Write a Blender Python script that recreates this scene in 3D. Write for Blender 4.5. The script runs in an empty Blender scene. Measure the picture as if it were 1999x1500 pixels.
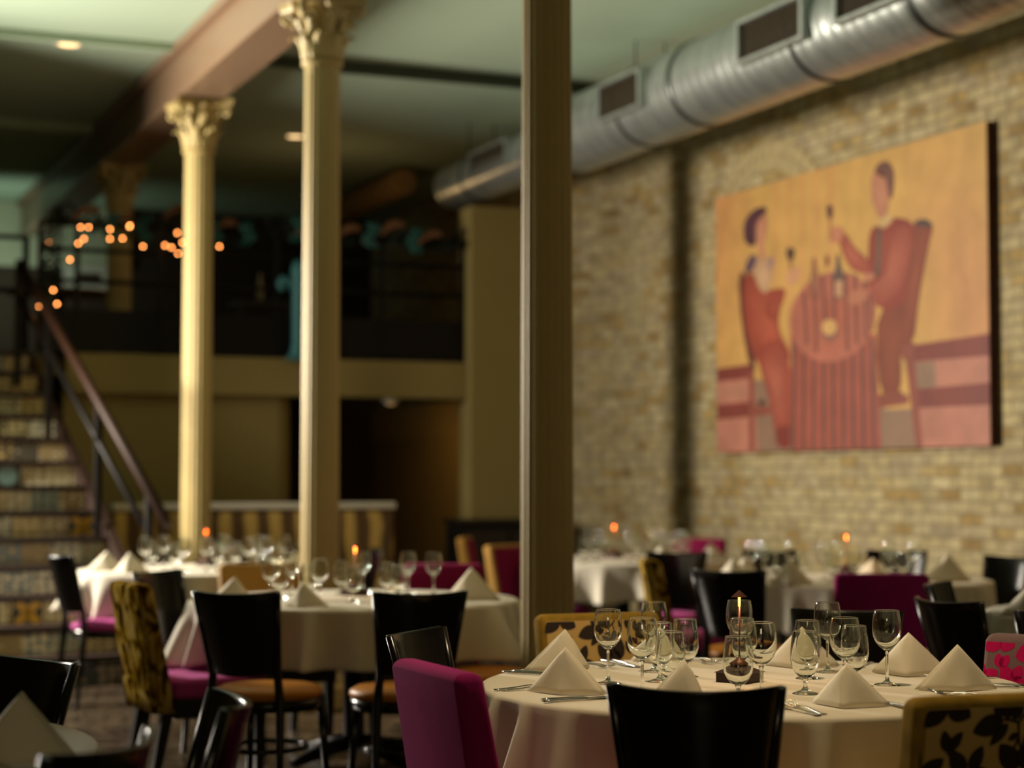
import bpy, bmesh, math, random
from math import sin, cos, pi, radians, atan2, sqrt, hypot
from mathutils import Vector, Matrix

# ------------------------------------------------------------------ camera, world, lights, exposure
SC = bpy.context.scene
COL = SC.collection
FPX = 80.0 / 44.0 * 1999.0          # focal length in pixels of the 1999 px frame
YAW = radians(22.53)                # the room's long axis is +Y, the camera looks to its right
PITCH = radians(2.945)
CAMZ = 1.30
SY, CY = sin(YAW), cos(YAW)

cam_d = bpy.data.cameras.new('camera')
cam_d.lens = 80.0
cam_d.sensor_width = 44.0
cam_d.clip_end = 200
cam_d.dof.use_dof = True
cam_d.dof.focus_distance = 4.95
cam_d.dof.aperture_fstop = 2.25
cam = bpy.data.objects.new('camera', cam_d)
COL.objects.link(cam)
cam.location = (0, 0, CAMZ)
cam.rotation_euler = (pi / 2 + PITCH, 0, -YAW)
SC.camera = cam

SC.view_settings.view_transform = 'Standard'
SC.view_settings.look = 'None'
SC.view_settings.exposure = 0.0
SC.view_settings.gamma = 1.0
SC.view_settings.use_curve_mapping = False
SC.cycles.use_denoising = True
SC.cycles.max_bounces = 14
SC.cycles.transmission_bounces = 14
SC.cycles.sample_clamp_indirect = 0.0

world = bpy.data.worlds.new('world')
SC.world = world
world.use_nodes = True
bgn = world.node_tree.nodes['Background']
bgn.inputs[0].default_value = (1.0, 0.80, 0.50, 1)
bgn.inputs[1].default_value = 0.012


def light(name, kind, loc, target, power, color, **kw):
    d = bpy.data.lights.new(name, kind)
    d.energy = power
    d.color = color
    for k, v in kw.items():
        setattr(d, k, v)
    o = bpy.data.objects.new(name, d)
    COL.objects.link(o)
    o.location = loc
    v = Vector(target) - Vector(loc)
    o.rotation_euler = v.to_track_quat('-Z', 'Y').to_euler()
    return o


WARM = (1.0, 0.66, 0.30)
AMB = (1.0, 0.70, 0.34)
NEUT = (1.0, 0.90, 0.75)
# bright lamp beside the stairs, just left of the frame: lights wall, columns, tables from the left
light('stair_lamp', 'AREA', (-0.45, 13.38, 2.55), (7.2, 8.0, 1.7), 395, NEUT, shape='RECTANGLE', size=0.28, size_y=1.25, spread=radians(128))
# upward fill lights added out of frame to brighten the ceiling
light('ceiling_fill', 'AREA', (-0.6, 9.3, 2.5), (-0.1, 9.6, 4.5), 10.5, (0.86, 1.0, 0.93), shape='RECTANGLE', size=2.0, size_y=2.5, spread=radians(128))
light('ceiling_fill_near', 'AREA', (4.4, 8.4, 3.0), (4.5, 9.2, 4.5), 4.6, (0.93, 1.0, 0.90), shape='RECTANGLE', size=1.0, size_y=1.5, spread=radians(115))
# windows of the street front and an added warm fill light behind the camera
light('front_window', 'AREA', (-2.6, -3.2, 2.1), (1.4, 10.0, 1.2), 7, AMB, shape='RECTANGLE', size=3.0, size_y=2.2)
light('near_fill', 'AREA', (-0.5, -1.0, 2.3), (1.6, 4.0, 0.9), 12, (1.0, 0.81, 0.46), shape='RECTANGLE', size=1.2, size_y=0.5)
# downlights over the tables, above the frame
light('downlight_front_table', 'SPOT', (2.3, 4.3, 4.40), (2.55, 4.5, 0.75), 330, (1.0, 0.75, 0.44), spot_size=radians(60), spot_blend=0.8, shadow_soft_size=0.06)
light('downlight_right', 'SPOT', (5.5, 9.2, 4.40), (5.7, 9.0, 0.75), 62, WARM, spot_size=radians(58), spot_blend=0.8, shadow_soft_size=0.06)
light('downlight_middle', 'SPOT', (2.35, 7.9, 4.40), (2.5, 8.0, 0.75), 62, WARM, spot_size=radians(70), spot_blend=0.8, shadow_soft_size=0.06)
light('mezzanine_fill', 'POINT', (5.2, 17.0, 3.5), (0, 0, 0), 5, (1.0, 0.6, 0.26), shadow_soft_size=0.0)  # unseen point fill added to lift the pipe and upper railing
light('mezzanine_wall_fill', 'AREA', (2.5, 20.6, 3.3), (2.7, 21.8, 4.15), 9, (0.80, 1.0, 0.80), shape='RECTANGLE', size=1.0, size_y=1.0)  # area fill added to brighten the upper back wall
light('passage_lamp', 'SPOT', (5.35, 16.4, 1.98), (6.3, 17.2, 0.9), 14, (1.0, 0.55, 0.22), spot_size=radians(120), spot_blend=0.9, shadow_soft_size=0.05)


# ------------------------------------------------------------------ helpers
def W(px, d, z=0.0):
    """a point seen in column px, at distance d straight ahead of the camera"""
    x = (px - 999.5) / FPX * d
    return Vector((CY * x + SY * d, -SY * x + CY * d, z))


def head(phi):
    """facing direction (degrees clockwise from straight ahead of the camera) -> rotation about Z of a thing that faces +Y"""
    return -YAW - radians(phi)


def lin(c):
    if isinstance(c, str):
        c = c.lstrip('#')
        c = [int(c[i:i + 2], 16) / 255 for i in (0, 2, 4)]
    return tuple((v / 12.92 if v <= 0.04045 else ((v + 0.055) / 1.055) ** 2.4) for v in c)


class MB:
    def __init__(s):
        s.v, s.f, s.m, s.sm, s.uv, s.vc = [], [], [], [], {}, {}

    def face(s, idx, mat=0, smooth=False, uv=None, col=None):
        s.f.append(list(idx)); s.m.append(mat); s.sm.append(smooth)
        if uv: s.uv[len(s.f) - 1] = uv
        if col: s.vc[len(s.f) - 1] = col

    def box(s, c, size, mat=0, rot=None, taper=1.0):
        b = len(s.v)
        hx, hy, hz = size[0] / 2, size[1] / 2, size[2] / 2
        for z in (-1, 1):
            k = taper if z < 0 else 1.0
            for x, y in ((-1, -1), (1, -1), (1, 1), (-1, 1)):
                p = Vector((x * hx * k, y * hy * k, z * hz))
                if rot: p = rot @ p
                s.v.append(p + Vector(c))
        for q in ((3, 2, 1, 0), (4, 5, 6, 7), (0, 1, 5, 4), (1, 2, 6, 5), (2, 3, 7, 6), (3, 0, 4, 7)):
            s.face([b + i for i in q], mat)

    def rings(s, rings, mat=0, closed=True, cap0=True, cap1=True, smooth=True):
        """skin a list of equal-length point loops"""
        n = len(rings[0]); b = len(s.v)
        for r in rings:
            s.v.extend(Vector(p) for p in r)
        for i in range(len(rings) - 1):
            for j in range(n if closed else n - 1):
                k = (j + 1) % n
                s.face((b + i * n + j, b + i * n + k, b + (i + 1) * n + k, b + (i + 1) * n + j), mat, smooth)
        if cap0: s.face([b + j for j in range(n)][::-1], mat)
        if cap1: s.face([b + (len(rings) - 1) * n + j for j in range(n)], mat)

    def tube(s, path, rad, n=10, mat=0, flat=1.0, closed=False):
        path = [Vector(p) for p in path]
        N = len(path)
        rr = rad if isinstance(rad, (list, tuple)) else [rad] * N
        rings = []
        prev = None
        for i, p in enumerate(path):
            if closed: t = path[(i + 1) % N] - path[i - 1]
            else: t = path[min(i + 1, N - 1)] - path[max(i - 1, 0)]
            t.normalize()
            a = prev if prev is not None else (Vector((0, 0, 1)) if abs(t.z) < 0.8 else Vector((1, 0, 0)))
            u = (a - t * a.dot(t)).normalized()
            prev = u
            w = t.cross(u)
            rings.append([p + u * cos(2 * pi * j / n) * rr[i] * flat + w * sin(2 * pi * j / n) * rr[i] for j in range(n)])
        if closed: rings.append(rings[0])
        s.rings(rings, mat, True, not closed, not closed)

    def lathe(s, prof, n=32, c=(0, 0, 0), mat=0, caps=True):
        c = Vector(c)
        rings = [[c + Vector((r * cos(2 * pi * j / n), r * sin(2 * pi * j / n), z)) for j in range(n)] for r, z in prof]
        s.rings(rings, mat, True, caps, caps)

    def ball(s, c, r, n=12, mat=0, sz=1.0):
        m = n // 2
        s.lathe([(max(r * sin(pi * i / m), 1e-5), -r * cos(pi * i / m) * sz) for i in range(m + 1)], n, c, mat, False)

    def build(s, name, mats, parent=None, smooth_angle=None, loc=None):
        me = bpy.data.meshes.new(name)
        me.from_pydata([tuple(p) for p in s.v], [], s.f)
        if not isinstance(mats, (list, tuple)): mats = [mats]
        for m in mats: me.materials.append(m)
        me.polygons.foreach_set('material_index', s.m)
        me.polygons.foreach_set('use_smooth', s.sm)
        if s.uv:
            l = me.uv_layers.new(name='UVMap')
            for i, uv in s.uv.items():
                for k, li in enumerate(me.polygons[i].loop_indices): l.data[li].uv = uv[k]
        if s.vc:
            ca = me.color_attributes.new('paint', 'FLOAT_COLOR', 'CORNER')
            for i, cs in s.vc.items():
                for k, li in enumerate(me.polygons[i].loop_indices): ca.data[li].color = (*cs[k], 1)
        bm = bmesh.new(); bm.from_mesh(me)
        bmesh.ops.remove_doubles(bm, verts=bm.verts, dist=1e-6)
        if not s.vc: bmesh.ops.recalc_face_normals(bm, faces=bm.faces)
        bm.to_mesh(me); bm.free()
        o = bpy.data.objects.new(name, me)
        COL.objects.link(o)
        if parent is not None: o.parent = parent
        if loc is not None: o.location = loc
        return o


def tag(o, label=None, cat=None, group=None, kind=None):
    if label: o['label'] = label
    if cat: o['category'] = cat
    if group: o['group'] = group
    if kind: o['kind'] = kind
    return o


def empty(name, loc=(0, 0, 0), rz=0.0):
    o = bpy.data.objects.new(name, None)
    o.empty_display_size = 0.05
    COL.objects.link(o)
    o.location = loc
    o.rotation_euler = (0, 0, rz)
    return o


def copy_tree(o, parent=None):
    c = o.copy()
    COL.objects.link(c)
    if parent is not None: c.parent = parent
    for ch in list(o.children):
        copy_tree(ch, c)
    return c


PROTO = {}


def instance(key, maker):
    """first call builds the thing, later calls copy the thing and its parts"""
    if key not in PROTO:
        PROTO[key] = maker()
        return PROTO[key]
    c = copy_tree(PROTO[key])
    if 'group' in c: del c['group']
    return c


def bevel(o, w=0.005, seg=2, angle=40):
    m = o.modifiers.new('bevel', 'BEVEL')
    m.width = w; m.segments = seg; m.limit_method = 'ANGLE'; m.angle_limit = radians(angle)
    return o


# ------------------------------------------------------------------ materials
def nt(name):
    m = bpy.data.materials.new(name)
    m.use_nodes = True
    t = m.node_tree
    return m, t, t.nodes['Principled BSDF']


def N(t, typ, **kw):
    n = t.nodes.new(typ)
    for k, v in kw.items():
        if k.startswith('in'):
            n.inputs[int(k[2:])].default_value = v
        else:
            setattr(n, k, v)
    return n


def simple(name, col, rough=0.5, metal=0.0, var=0.12, scale=8.0, bump=0.0, bscale=60.0, spec=0.5, sheen=0.0, coat=0.0, stint=None):
    """procedural material: colour broken up by noise, optional bump"""
    m, t, b = nt(name)
    c = lin(col) if isinstance(col, str) else col
    tc = N(t, 'ShaderNodeTexCoord')
    no = N(t, 'ShaderNodeTexNoise')
    no.inputs['Scale'].default_value = scale
    no.inputs['Detail'].default_value = 4
    t.links.new(tc.outputs['Object'], no.inputs['Vector'])
    mx = N(t, 'ShaderNodeMix', data_type='RGBA')
    mx.inputs[6].default_value = (*[v * (1 - var) for v in c], 1)
    mx.inputs[7].default_value = (*[min(1, v * (1 + var)) for v in c], 1)
    t.links.new(no.outputs['Fac'], mx.inputs[0])
    t.links.new(mx.outputs[2], b.inputs['Base Color'])
    b.inputs['Roughness'].default_value = rough
    b.inputs['Metallic'].default_value = metal
    b.inputs['Specular IOR Level'].default_value = spec
    if sheen:
        b.inputs['Sheen Weight'].default_value = sheen
        b.inputs['Sheen Roughness'].default_value = 0.35
        b.inputs['Sheen Tint'].default_value = (*(stint or (1, 1, 1)), 1)
    if coat:
        b.inputs['Coat Weight'].default_value = coat
        b.inputs['Coat Roughness'].default_value = 0.1
    if bump:
        n2 = N(t, 'ShaderNodeTexNoise')
        n2.inputs['Scale'].default_value = bscale
        n2.inputs['Detail'].default_value = 3
        t.links.new(tc.outputs['Object'], n2.inputs['Vector'])
        bp = N(t, 'ShaderNodeBump')
        bp.inputs['Strength'].default_value = bump
        bp.inputs['Distance'].default_value = 0.01
        t.links.new(n2.outputs['Fac'], bp.inputs['Height'])
        t.links.new(bp.outputs['Normal'], b.inputs['Normal'])
    return m


def emissive(name, col, strength):
    m, t, b = nt(name)
    b.inputs['Base Color'].default_value = (*col, 1)
    b.inputs['Emission Color'].default_value = (*col, 1)
    b.inputs['Emission Strength'].default_value = strength
    return m


M = {}
M['lacquer'] = simple('black_lacquer', (0.004, 0.003, 0.0025), 0.22, var=0.2, spec=0.45)
M['dark_wood'] = simple('dark_wood', (0.010, 0.006, 0.004), 0.4, var=0.3)
M['orange'] = simple('orange_vinyl', (0.47, 0.17, 0.008), 0.42, var=0.08, spec=0.25)
M['magenta'] = simple('magenta_fabric', (0.42, 0.045, 0.24), 0.75, var=0.1, spec=0.2, sheen=0.2, stint=(1, 0.3, 0.7))
M['plum'] = simple('plum_velvet', (0.25, 0.012, 0.105), 0.9, var=0.25, scale=5, spec=0.05, sheen=0.3, stint=(0.75, 0.10, 0.38), bump=0.15, bscale=300)
M['crimson'] = simple('crimson_velvet', (0.19, 0.006, 0.05), 0.85, var=0.3, scale=9, spec=0.1, sheen=0.3, stint=(0.8, 0.1, 0.3))
M['ochre'] = simple('ochre_fabric', (0.33, 0.17, 0.02), 0.8, var=0.2, scale=12)
M['tan'] = simple('tan_fabric', (0.56, 0.36, 0.115), 0.85, var=0.06, scale=30, bump=0.1, bscale=400)
M['piping'] = simple('gold_edge_fabric', (0.30, 0.18, 0.028), 0.9, var=0.55, scale=22, spec=0.05)
M['leafbrown'] = simple('leaf_brown_velvet', (0.022, 0.010, 0.005), 0.8, var=0.2, scale=40)
M['mauve'] = simple('mauve_fabric', (0.15, 0.082, 0.078), 0.9, var=0.08, scale=30, bump=0.1, bscale=400)
M['rose'] = simple('rose_velvet', (0.50, 0.006, 0.10), 0.85, var=0.2, scale=30, spec=0.1)
M['cloth'] = simple('table_linen', (0.70, 0.64, 0.52), 0.85, var=0.03, scale=3, bump=0.08, bscale=500, sheen=0.1)
M['napkin'] = simple('napkin_linen', (0.72, 0.65, 0.51), 0.9, var=0.03, scale=20, bump=0.1, bscale=700)
M['steel'] = simple('stainless_steel', (0.62, 0.60, 0.56), 0.18, 1.0, var=0.05)
M['cream'] = simple('cream_paint', (0.50, 0.38, 0.15), 0.5, var=0.07, scale=10, bump=0.05)
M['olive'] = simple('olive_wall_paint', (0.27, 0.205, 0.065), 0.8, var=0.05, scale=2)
M['beam'] = simple('brown_beam_paint', (0.22, 0.138, 0.085), 0.35, var=0.1, scale=1.5)
M['ceiling'] = simple('pale_green_ceiling_paint', (0.40, 0.51, 0.38), 0.8, var=0.05, scale=0.8)
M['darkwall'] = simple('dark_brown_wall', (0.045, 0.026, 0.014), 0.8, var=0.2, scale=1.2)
M['greenwall'] = simple('grey_green_wall', (0.46, 0.48, 0.34), 0.8, var=0.1, scale=1.0)
M['iron'] = simple('black_iron', (0.006, 0.005, 0.004), 0.5, var=0.2, spec=0.2)
M['handrail'] = simple('brown_handrail_wood', (0.022, 0.008, 0.003), 0.55, var=0.3, scale=20, spec=0.2)
M['stringer'] = simple('dark_red_brown_wood', (0.022, 0.008, 0.004), 0.55, var=0.3, scale=6)
M['teal'] = simple('turquoise_paint', (0.05, 0.22, 0.24), 0.5, var=0.15)
M['ribbon'] = simple('teal_ribbon', (0.006, 0.07, 0.055), 0.4, var=0.2)
M['bow'] = simple('copper_ribbon', (0.16, 0.06, 0.02), 0.4, var=0.2)
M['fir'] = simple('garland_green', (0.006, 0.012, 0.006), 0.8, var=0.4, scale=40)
M['rust'] = simple('rusted_metal', (0.11, 0.035, 0.018), 0.45, 0.3, var=0.25, scale=60)
M['rustdark'] = simple('dark_rusted_metal', (0.045, 0.016, 0.010), 0.5, 0.3, var=0.25, scale=60)
M['white'] = simple('white_paint', (0.60, 0.58, 0.50), 0.6, var=0.04)
M['stone'] = simple('pale_stone', (0.50, 0.46, 0.36), 0.6, var=0.1)
M['grille'] = simple('brown_grille', (0.10, 0.075, 0.045), 0.5, 0.4, var=0.15, scale=20)
M['ductgrey'] = simple('dark_duct_band', (0.16, 0.17, 0.16), 0.35, 0.9, var=0.1)
M['browncap'] = simple('brown_pipe_lagging', (0.34, 0.21, 0.08), 0.7, var=0.15)
M['lamp_glow'] = emissive('glowing_filament_tip', (1.0, 0.30, 0.03), 9.0)
M['lamp_glow_far'] = emissive('glowing_lamp_tip', (1.0, 0.13, 0.016), 13.0)
M['lamp_glow_dim'] = emissive('faintly_glowing_lamp_tip', (1.0, 0.16, 0.02), 2.0)
M['fairy'] = emissive('fairy_light', (1.0, 0.33, 0.08), 20.0)
M['can'] = emissive('downlight_lens', (1.0, 0.66, 0.30), 2.4)
M['can_dim'] = emissive('dim_downlight_lens', (1.0, 0.55, 0.18), 0.5)


def mat_glass():
    m, t, b = nt('clear_glass')
    t.nodes.remove(b)
    g = N(t, 'ShaderNodeBsdfGlass')
    g.inputs['Color'].default_value = (0.97, 0.98, 0.96, 1)
    g.inputs['Roughness'].default_value = 0.0
    g.inputs['IOR'].default_value = 1.47
    t.links.new(g.outputs[0], t.nodes['Material Output'].inputs[0])
    return m


M['glass'] = mat_glass()


def mat_brick():
    m, t, b = nt('cream_city_brick')
    tc = N(t, 'ShaderNodeTexCoord')
    sp = N(t, 'ShaderNodeSeparateXYZ')
    t.links.new(tc.outputs['Object'], sp.inputs[0])
    cb = N(t, 'ShaderNodeCombineXYZ')
    # wobble the courses a little
    wn = N(t, 'ShaderNodeTexNoise'); wn.inputs['Scale'].default_value = 6.0
    t.links.new(tc.outputs['Object'], wn.inputs['Vector'])
    ws = N(t, 'ShaderNodeMath', operation='MULTIPLY_ADD', in1=0.03, in2=-0.015)
    t.links.new(wn.outputs['Fac'], ws.inputs[0])
    az = N(t, 'ShaderNodeMath', operation='ADD')
    t.links.new(sp.outputs['Z'], az.inputs[0]); t.links.new(ws.outputs[0], az.inputs[1])
    ay = N(t, 'ShaderNodeMath', operation='ADD')
    t.links.new(sp.outputs['Y'], ay.inputs[0]); t.links.new(ws.outputs[0], ay.inputs[1])
    t.links.new(ay.outputs[0], cb.inputs[0]); t.links.new(az.outputs[0], cb.inputs[1])
    br = N(t, 'ShaderNodeTexBrick')
    br.offset = 0.5
    br.inputs['Scale'].default_value = 1.0
    br.inputs['Brick Width'].default_value = 0.215
    br.inputs['Row Height'].default_value = 0.0775
    br.inputs['Mortar Size'].default_value = 0.007
    br.inputs['Mortar Smooth'].default_value = 0.3
    br.inputs['Bias'].default_value = 0.0
    br.inputs['Color1'].default_value = (0, 0, 0, 1)
    br.inputs['Color2'].default_value = (1, 1, 1, 1)
    br.inputs['Mortar'].default_value = (0.5, 0.5, 0.5, 1)
    t.links.new(cb.outputs[0], br.inputs['Vector'])
    rp = N(t, 'ShaderNodeValToRGB')
    cr = rp.color_ramp
    cols = [(0.0, (0.29, 0.19, 0.065)), (0.12, (0.38, 0.26, 0.085)), (0.30, (0.42, 0.335, 0.165)), (0.62, (0.46, 0.375, 0.195)),
            (0.82, (0.39, 0.31, 0.18)), (1.0, (0.49, 0.41, 0.22))]
    cr.elements[0].position, cr.elements[0].color = cols[0][0], (*cols[0][1], 1)
    cr.elements[1].position, cr.elements[1].color = cols[-1][0], (*cols[-1][1], 1)
    for p, c in cols[1:-1]:
        e = cr.elements.new(p); e.color = (*c, 1)
    t.links.new(br.outputs['Color'], rp.inputs[0])
    # soot stains
    st = N(t, 'ShaderNodeTexNoise'); st.inputs['Scale'].default_value = 9.0; st.inputs['Detail'].default_value = 5
    t.links.new(tc.outputs['Object'], st.inputs['Vector'])
    sr = N(t, 'ShaderNodeMapRange', in1=0.35, in2=0.62, in3=0.55, in4=1.05)
    t.links.new(st.outputs['Fac'], sr.inputs[0])
    mu = N(t, 'ShaderNodeMix', data_type='RGBA', blend_type='MULTIPLY')
    mu.inputs[0].default_value = 0.8
    t.links.new(rp.outputs[0], mu.inputs[6]); t.links.new(sr.outputs[0], mu.inputs[7])
    mo = N(t, 'ShaderNodeMix', data_type='RGBA')
    mo.inputs[7].default_value = (0.25, 0.195, 0.11, 1)
    t.links.new(br.outputs['Fac'], mo.inputs[0]); t.links.new(mu.outputs[2], mo.inputs[6])
    t.links.new(mo.outputs[2], b.inputs['Base Color'])
    b.inputs['Roughness'].default_value = 0.85
    bp = N(t, 'ShaderNodeBump'); bp.inputs['Strength'].default_value = 0.7; bp.inputs['Distance'].default_value = 0.012
    ad = N(t, 'ShaderNodeMath', operation='MULTIPLY_ADD', in1=-1.0)
    t.links.new(br.outputs['Fac'], ad.inputs[0]); t.links.new(st.outputs['Fac'], ad.inputs[2])
    t.links.new(ad.outputs[0], bp.inputs['Height'])
    t.links.new(bp.outputs['Normal'], b.inputs['Normal'])
    return m


M['brick'] = mat_brick()


def mat_duct():
    m, t, b = nt('galvanised_spiral_duct')
    tc = N(t, 'ShaderNodeTexCoord')
    mp = N(t, 'ShaderNodeMapping'); mp.inputs['Scale'].default_value = (0.6, 3.0, 0.6)
    t.links.new(tc.outputs['Object'], mp.inputs[0])
    no = N(t, 'ShaderNodeTexNoise'); no.inputs['Scale'].default_value = 5; no.inputs['Detail'].default_value = 5
    t.links.new(mp.outputs[0], no.inputs['Vector'])
    rp = N(t, 'ShaderNodeValToRGB')
    rp.color_ramp.elements[0].color = (0.36, 0.40, 0.38, 1); rp.color_ramp.elements[0].position = 0.3
    rp.color_ramp.elements[1].color = (0.58, 0.62, 0.58, 1); rp.color_ramp.elements[1].position = 0.7
    t.links.new(no.outputs['Fac'], rp.inputs[0])
    t.links.new(rp.outputs[0], b.inputs['Base Color'])
    b.inputs['Metallic'].default_value = 0.8
    b.inputs['Roughness'].default_value = 0.33
    return m


M['duct'] = mat_duct()


def mat_floor():
    m, t, b = nt('worn_wood_floor')
    tc = N(t, 'ShaderNodeTexCoord')
    br = N(t, 'ShaderNodeTexBrick')
    br.inputs['Scale'].default_value = 1.0
    br.inputs['Brick Width'].default_value = 0.9
    br.inputs['Row Height'].default_value = 0.10
    br.inputs['Mortar Size'].default_value = 0.004
    br.inputs['Color1'].default_value = (0.030, 0.020, 0.012, 1)
    br.inputs['Color2'].default_value = (0.12, 0.085, 0.055, 1)
    br.inputs['Mortar'].default_value = (0.015, 0.010, 0.006, 1)
    t.links.new(tc.outputs['Object'], br.inputs['Vector'])
    no = N(t, 'ShaderNodeTexNoise'); no.inputs['Scale'].default_value = 14; no.inputs['Detail'].default_value = 5
    t.links.new(tc.outputs['Object'], no.inputs['Vector'])
    mr = N(t, 'ShaderNodeMapRange', in1=0.40, in2=0.60, in3=0.25, in4=1.4)
    t.links.new(no.outputs['Fac'], mr.inputs[0])
    mu = N(t, 'ShaderNodeMix', data_type='RGBA', blend_type='MULTIPLY'); mu.inputs[0].default_value = 1
    t.links.new(br.outputs['Color'], mu.inputs[6]); t.links.new(mr.outputs[0], mu.inputs[7])
    t.links.new(mu.outputs[2], b.inputs['Base Color'])
    b.inputs['Roughness'].default_value = 0.24
    return m


M['floor'] = mat_floor()


def mat_ikat():
    m, t, b = nt('gold_ikat_fabric')
    tc = N(t, 'ShaderNodeTexCoord')
    mp = N(t, 'ShaderNodeMapping'); mp.inputs['Scale'].default_value = (17, 17, 10)
    t.links.new(tc.outputs['Object'], mp.inputs[0])
    no = N(t, 'ShaderNodeTexNoise'); no.inputs['Scale'].default_value = 1.0; no.inputs['Detail'].default_value = 2.5; no.inputs['Distortion'].default_value = 0.8
    t.links.new(mp.outputs[0], no.inputs['Vector'])
    rp = N(t, 'ShaderNodeValToRGB'); cr = rp.color_ramp
    cr.elements[0].position = 0.40; cr.elements[0].color = (0.03, 0.013, 0.003, 1)
    cr.elements[1].position = 0.60; cr.elements[1].color = (0.46, 0.33, 0.10, 1)
    e = cr.elements.new(0.465); e.color = (0.13, 0.065, 0.005, 1)
    e = cr.elements.new(0.53); e.color = (0.33, 0.20, 0.012, 1)
    t.links.new(no.outputs['Fac'], rp.inputs[0]); t.links.new(rp.outputs[0], b.inputs['Base Color'])
    b.inputs['Roughness'].default_value = 0.95
    b.inputs['Specular IOR Level'].default_value = 0.0
    return m


M['ikat'] = mat_ikat()


def mat_stripe():
    m, t, b = nt('striped_banquette_fabric')
    tc = N(t, 'ShaderNodeTexCoord')
    wv = N(t, 'ShaderNodeTexWave', wave_type='BANDS', bands_direction='X')
    wv.inputs['Scale'].default_value = 1.55; wv.inputs['Distortion'].default_value = 2.2; wv.inputs['Detail'].default_value = 1.5; wv.inputs['Detail Scale'].default_value = 1.5
    t.links.new(tc.outputs['Object'], wv.inputs['Vector'])
    rp = N(t, 'ShaderNodeValToRGB'); cr = rp.color_ramp
    cr.elements[0].position = 0.35; cr.elements[0].color = (0.085, 0.043, 0.008, 1)
    cr.elements[1].position = 0.70; cr.elements[1].color = (0.46, 0.30, 0.07, 1)
    t.links.new(wv.outputs['Fac'], rp.inputs[0]); t.links.new(rp.outputs[0], b.inputs['Base Color'])
    b.inputs['Roughness'].default_value = 0.8
    return m


M['stripe'] = mat_stripe()


def mat_tile():
    """patchwork of patterned ceramic tiles; uv is in tile units"""
    m, t, b = nt('patchwork_ceramic_tile')
    uv = N(t, 'ShaderNodeUVMap')
    fl = N(t, 'ShaderNodeVectorMath', operation='FLOOR'); t.links.new(uv.outputs[0], fl.inputs[0])
    fr = N(t, 'ShaderNodeVectorMath', operation='FRACTION'); t.links.new(uv.outputs[0], fr.inputs[0])
    wn = N(t, 'ShaderNodeTexWhiteNoise', noise_dimensions='2D'); t.links.new(fl.outputs[0], wn.inputs['Vector'])
    # cell pattern inside each tile
    sc = N(t, 'ShaderNodeVectorMath', operation='SCALE'); sc.inputs[3].default_value = 3.2
    t.links.new(uv.outputs[0], sc.inputs[0])
    ofs = N(t, 'ShaderNodeVectorMath', operation='MULTIPLY_ADD'); ofs.inputs[1].default_value = (7.3, 5.1, 3.7)
    t.links.new(wn.outputs['Color'], ofs.inputs[0]); t.links.new(sc.outputs[0], ofs.inputs[2])
    vo = N(t, 'ShaderNodeTexVoronoi', feature='F1'); vo.inputs['Scale'].default_value = 1.0; vo.inputs['Randomness'].default_value = 0.25
    t.links.new(ofs.outputs[0], vo.inputs['Vector'])
    base = N(t, 'ShaderNodeValToRGB'); base.color_ramp.interpolation = 'CONSTANT'
    cr = base.color_ramp
    pal = [(0.0, (0.76, 0.67, 0.42)), (0.22, (0.70, 0.57, 0.26)), (0.40, (0.78, 0.70, 0.50)), (0.62, (0.34, 0.40, 0.32)), (0.74, (0.70, 0.50, 0.20)), (0.88, (0.74, 0.69, 0.52))]
    cr.elements[0].position, cr.elements[0].color = 0, (*pal[0][1], 1)
    cr.elements[1].position, cr.elements[1].color = pal[-1][0], (*pal[-1][1], 1)
    for p, c in pal[1:-1]:
        e = cr.elements.new(p); e.color = (*c, 1)
    t.links.new(wn.outputs['Value'], base.inputs[0])
    acc = N(t, 'ShaderNodeValToRGB'); acc.color_ramp.interpolation = 'CONSTANT'
    cr = acc.color_ramp
    pal = [(0.0, (0.30, 0.19, 0.05)), (0.25, (0.10, 0.14, 0.15)), (0.5, (0.36, 0.26, 0.12)), (0.75, (0.07, 0.06, 0.045))]
    cr.elements[0].position, cr.elements[0].color = 0, (*pal[0][1], 1)
    cr.elements[1].position, cr.elements[1].color = pal[-1][0], (*pal[-1][1], 1)
    for p, c in pal[1:-1]:
        e = cr.elements.new(p); e.color = (*c, 1)
    sx = N(t, 'ShaderNodeSeparateColor'); t.links.new(wn.outputs['Color'], sx.inputs[0])
    t.links.new(sx.outputs[1], acc.inputs[0])
    mr = N(t, 'ShaderNodeMapRange', in1=0.40, in2=0.46, in3=0.0, in4=0.95)
    t.links.new(vo.outputs['Distance'], mr.inputs[0])
    mx = N(t, 'ShaderNodeMix', data_type='RGBA')
    t.links.new(mr.outputs[0], mx.inputs[0]); t.links.new(base.outputs[0], mx.inputs[6]); t.links.new(acc.outputs[0], mx.inputs[7])
    t.links.new(mx.outputs[2], b.inputs['Base Color'])
    b.inputs['Roughness'].default_value = 0.3
    return m


M['tile'] = mat_tile()
M['tile_yellow'] = simple('yellow_tile_glaze', (0.55, 0.30, 0.02), 0.3, var=0.1)
M['tile_dark'] = simple('dark_tile_glaze', (0.02, 0.02, 0.018), 0.3, var=0.1)
M['tile_blue'] = simple('blue_grey_tile_glaze', (0.16, 0.26, 0.24), 0.3, var=0.1)


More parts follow.
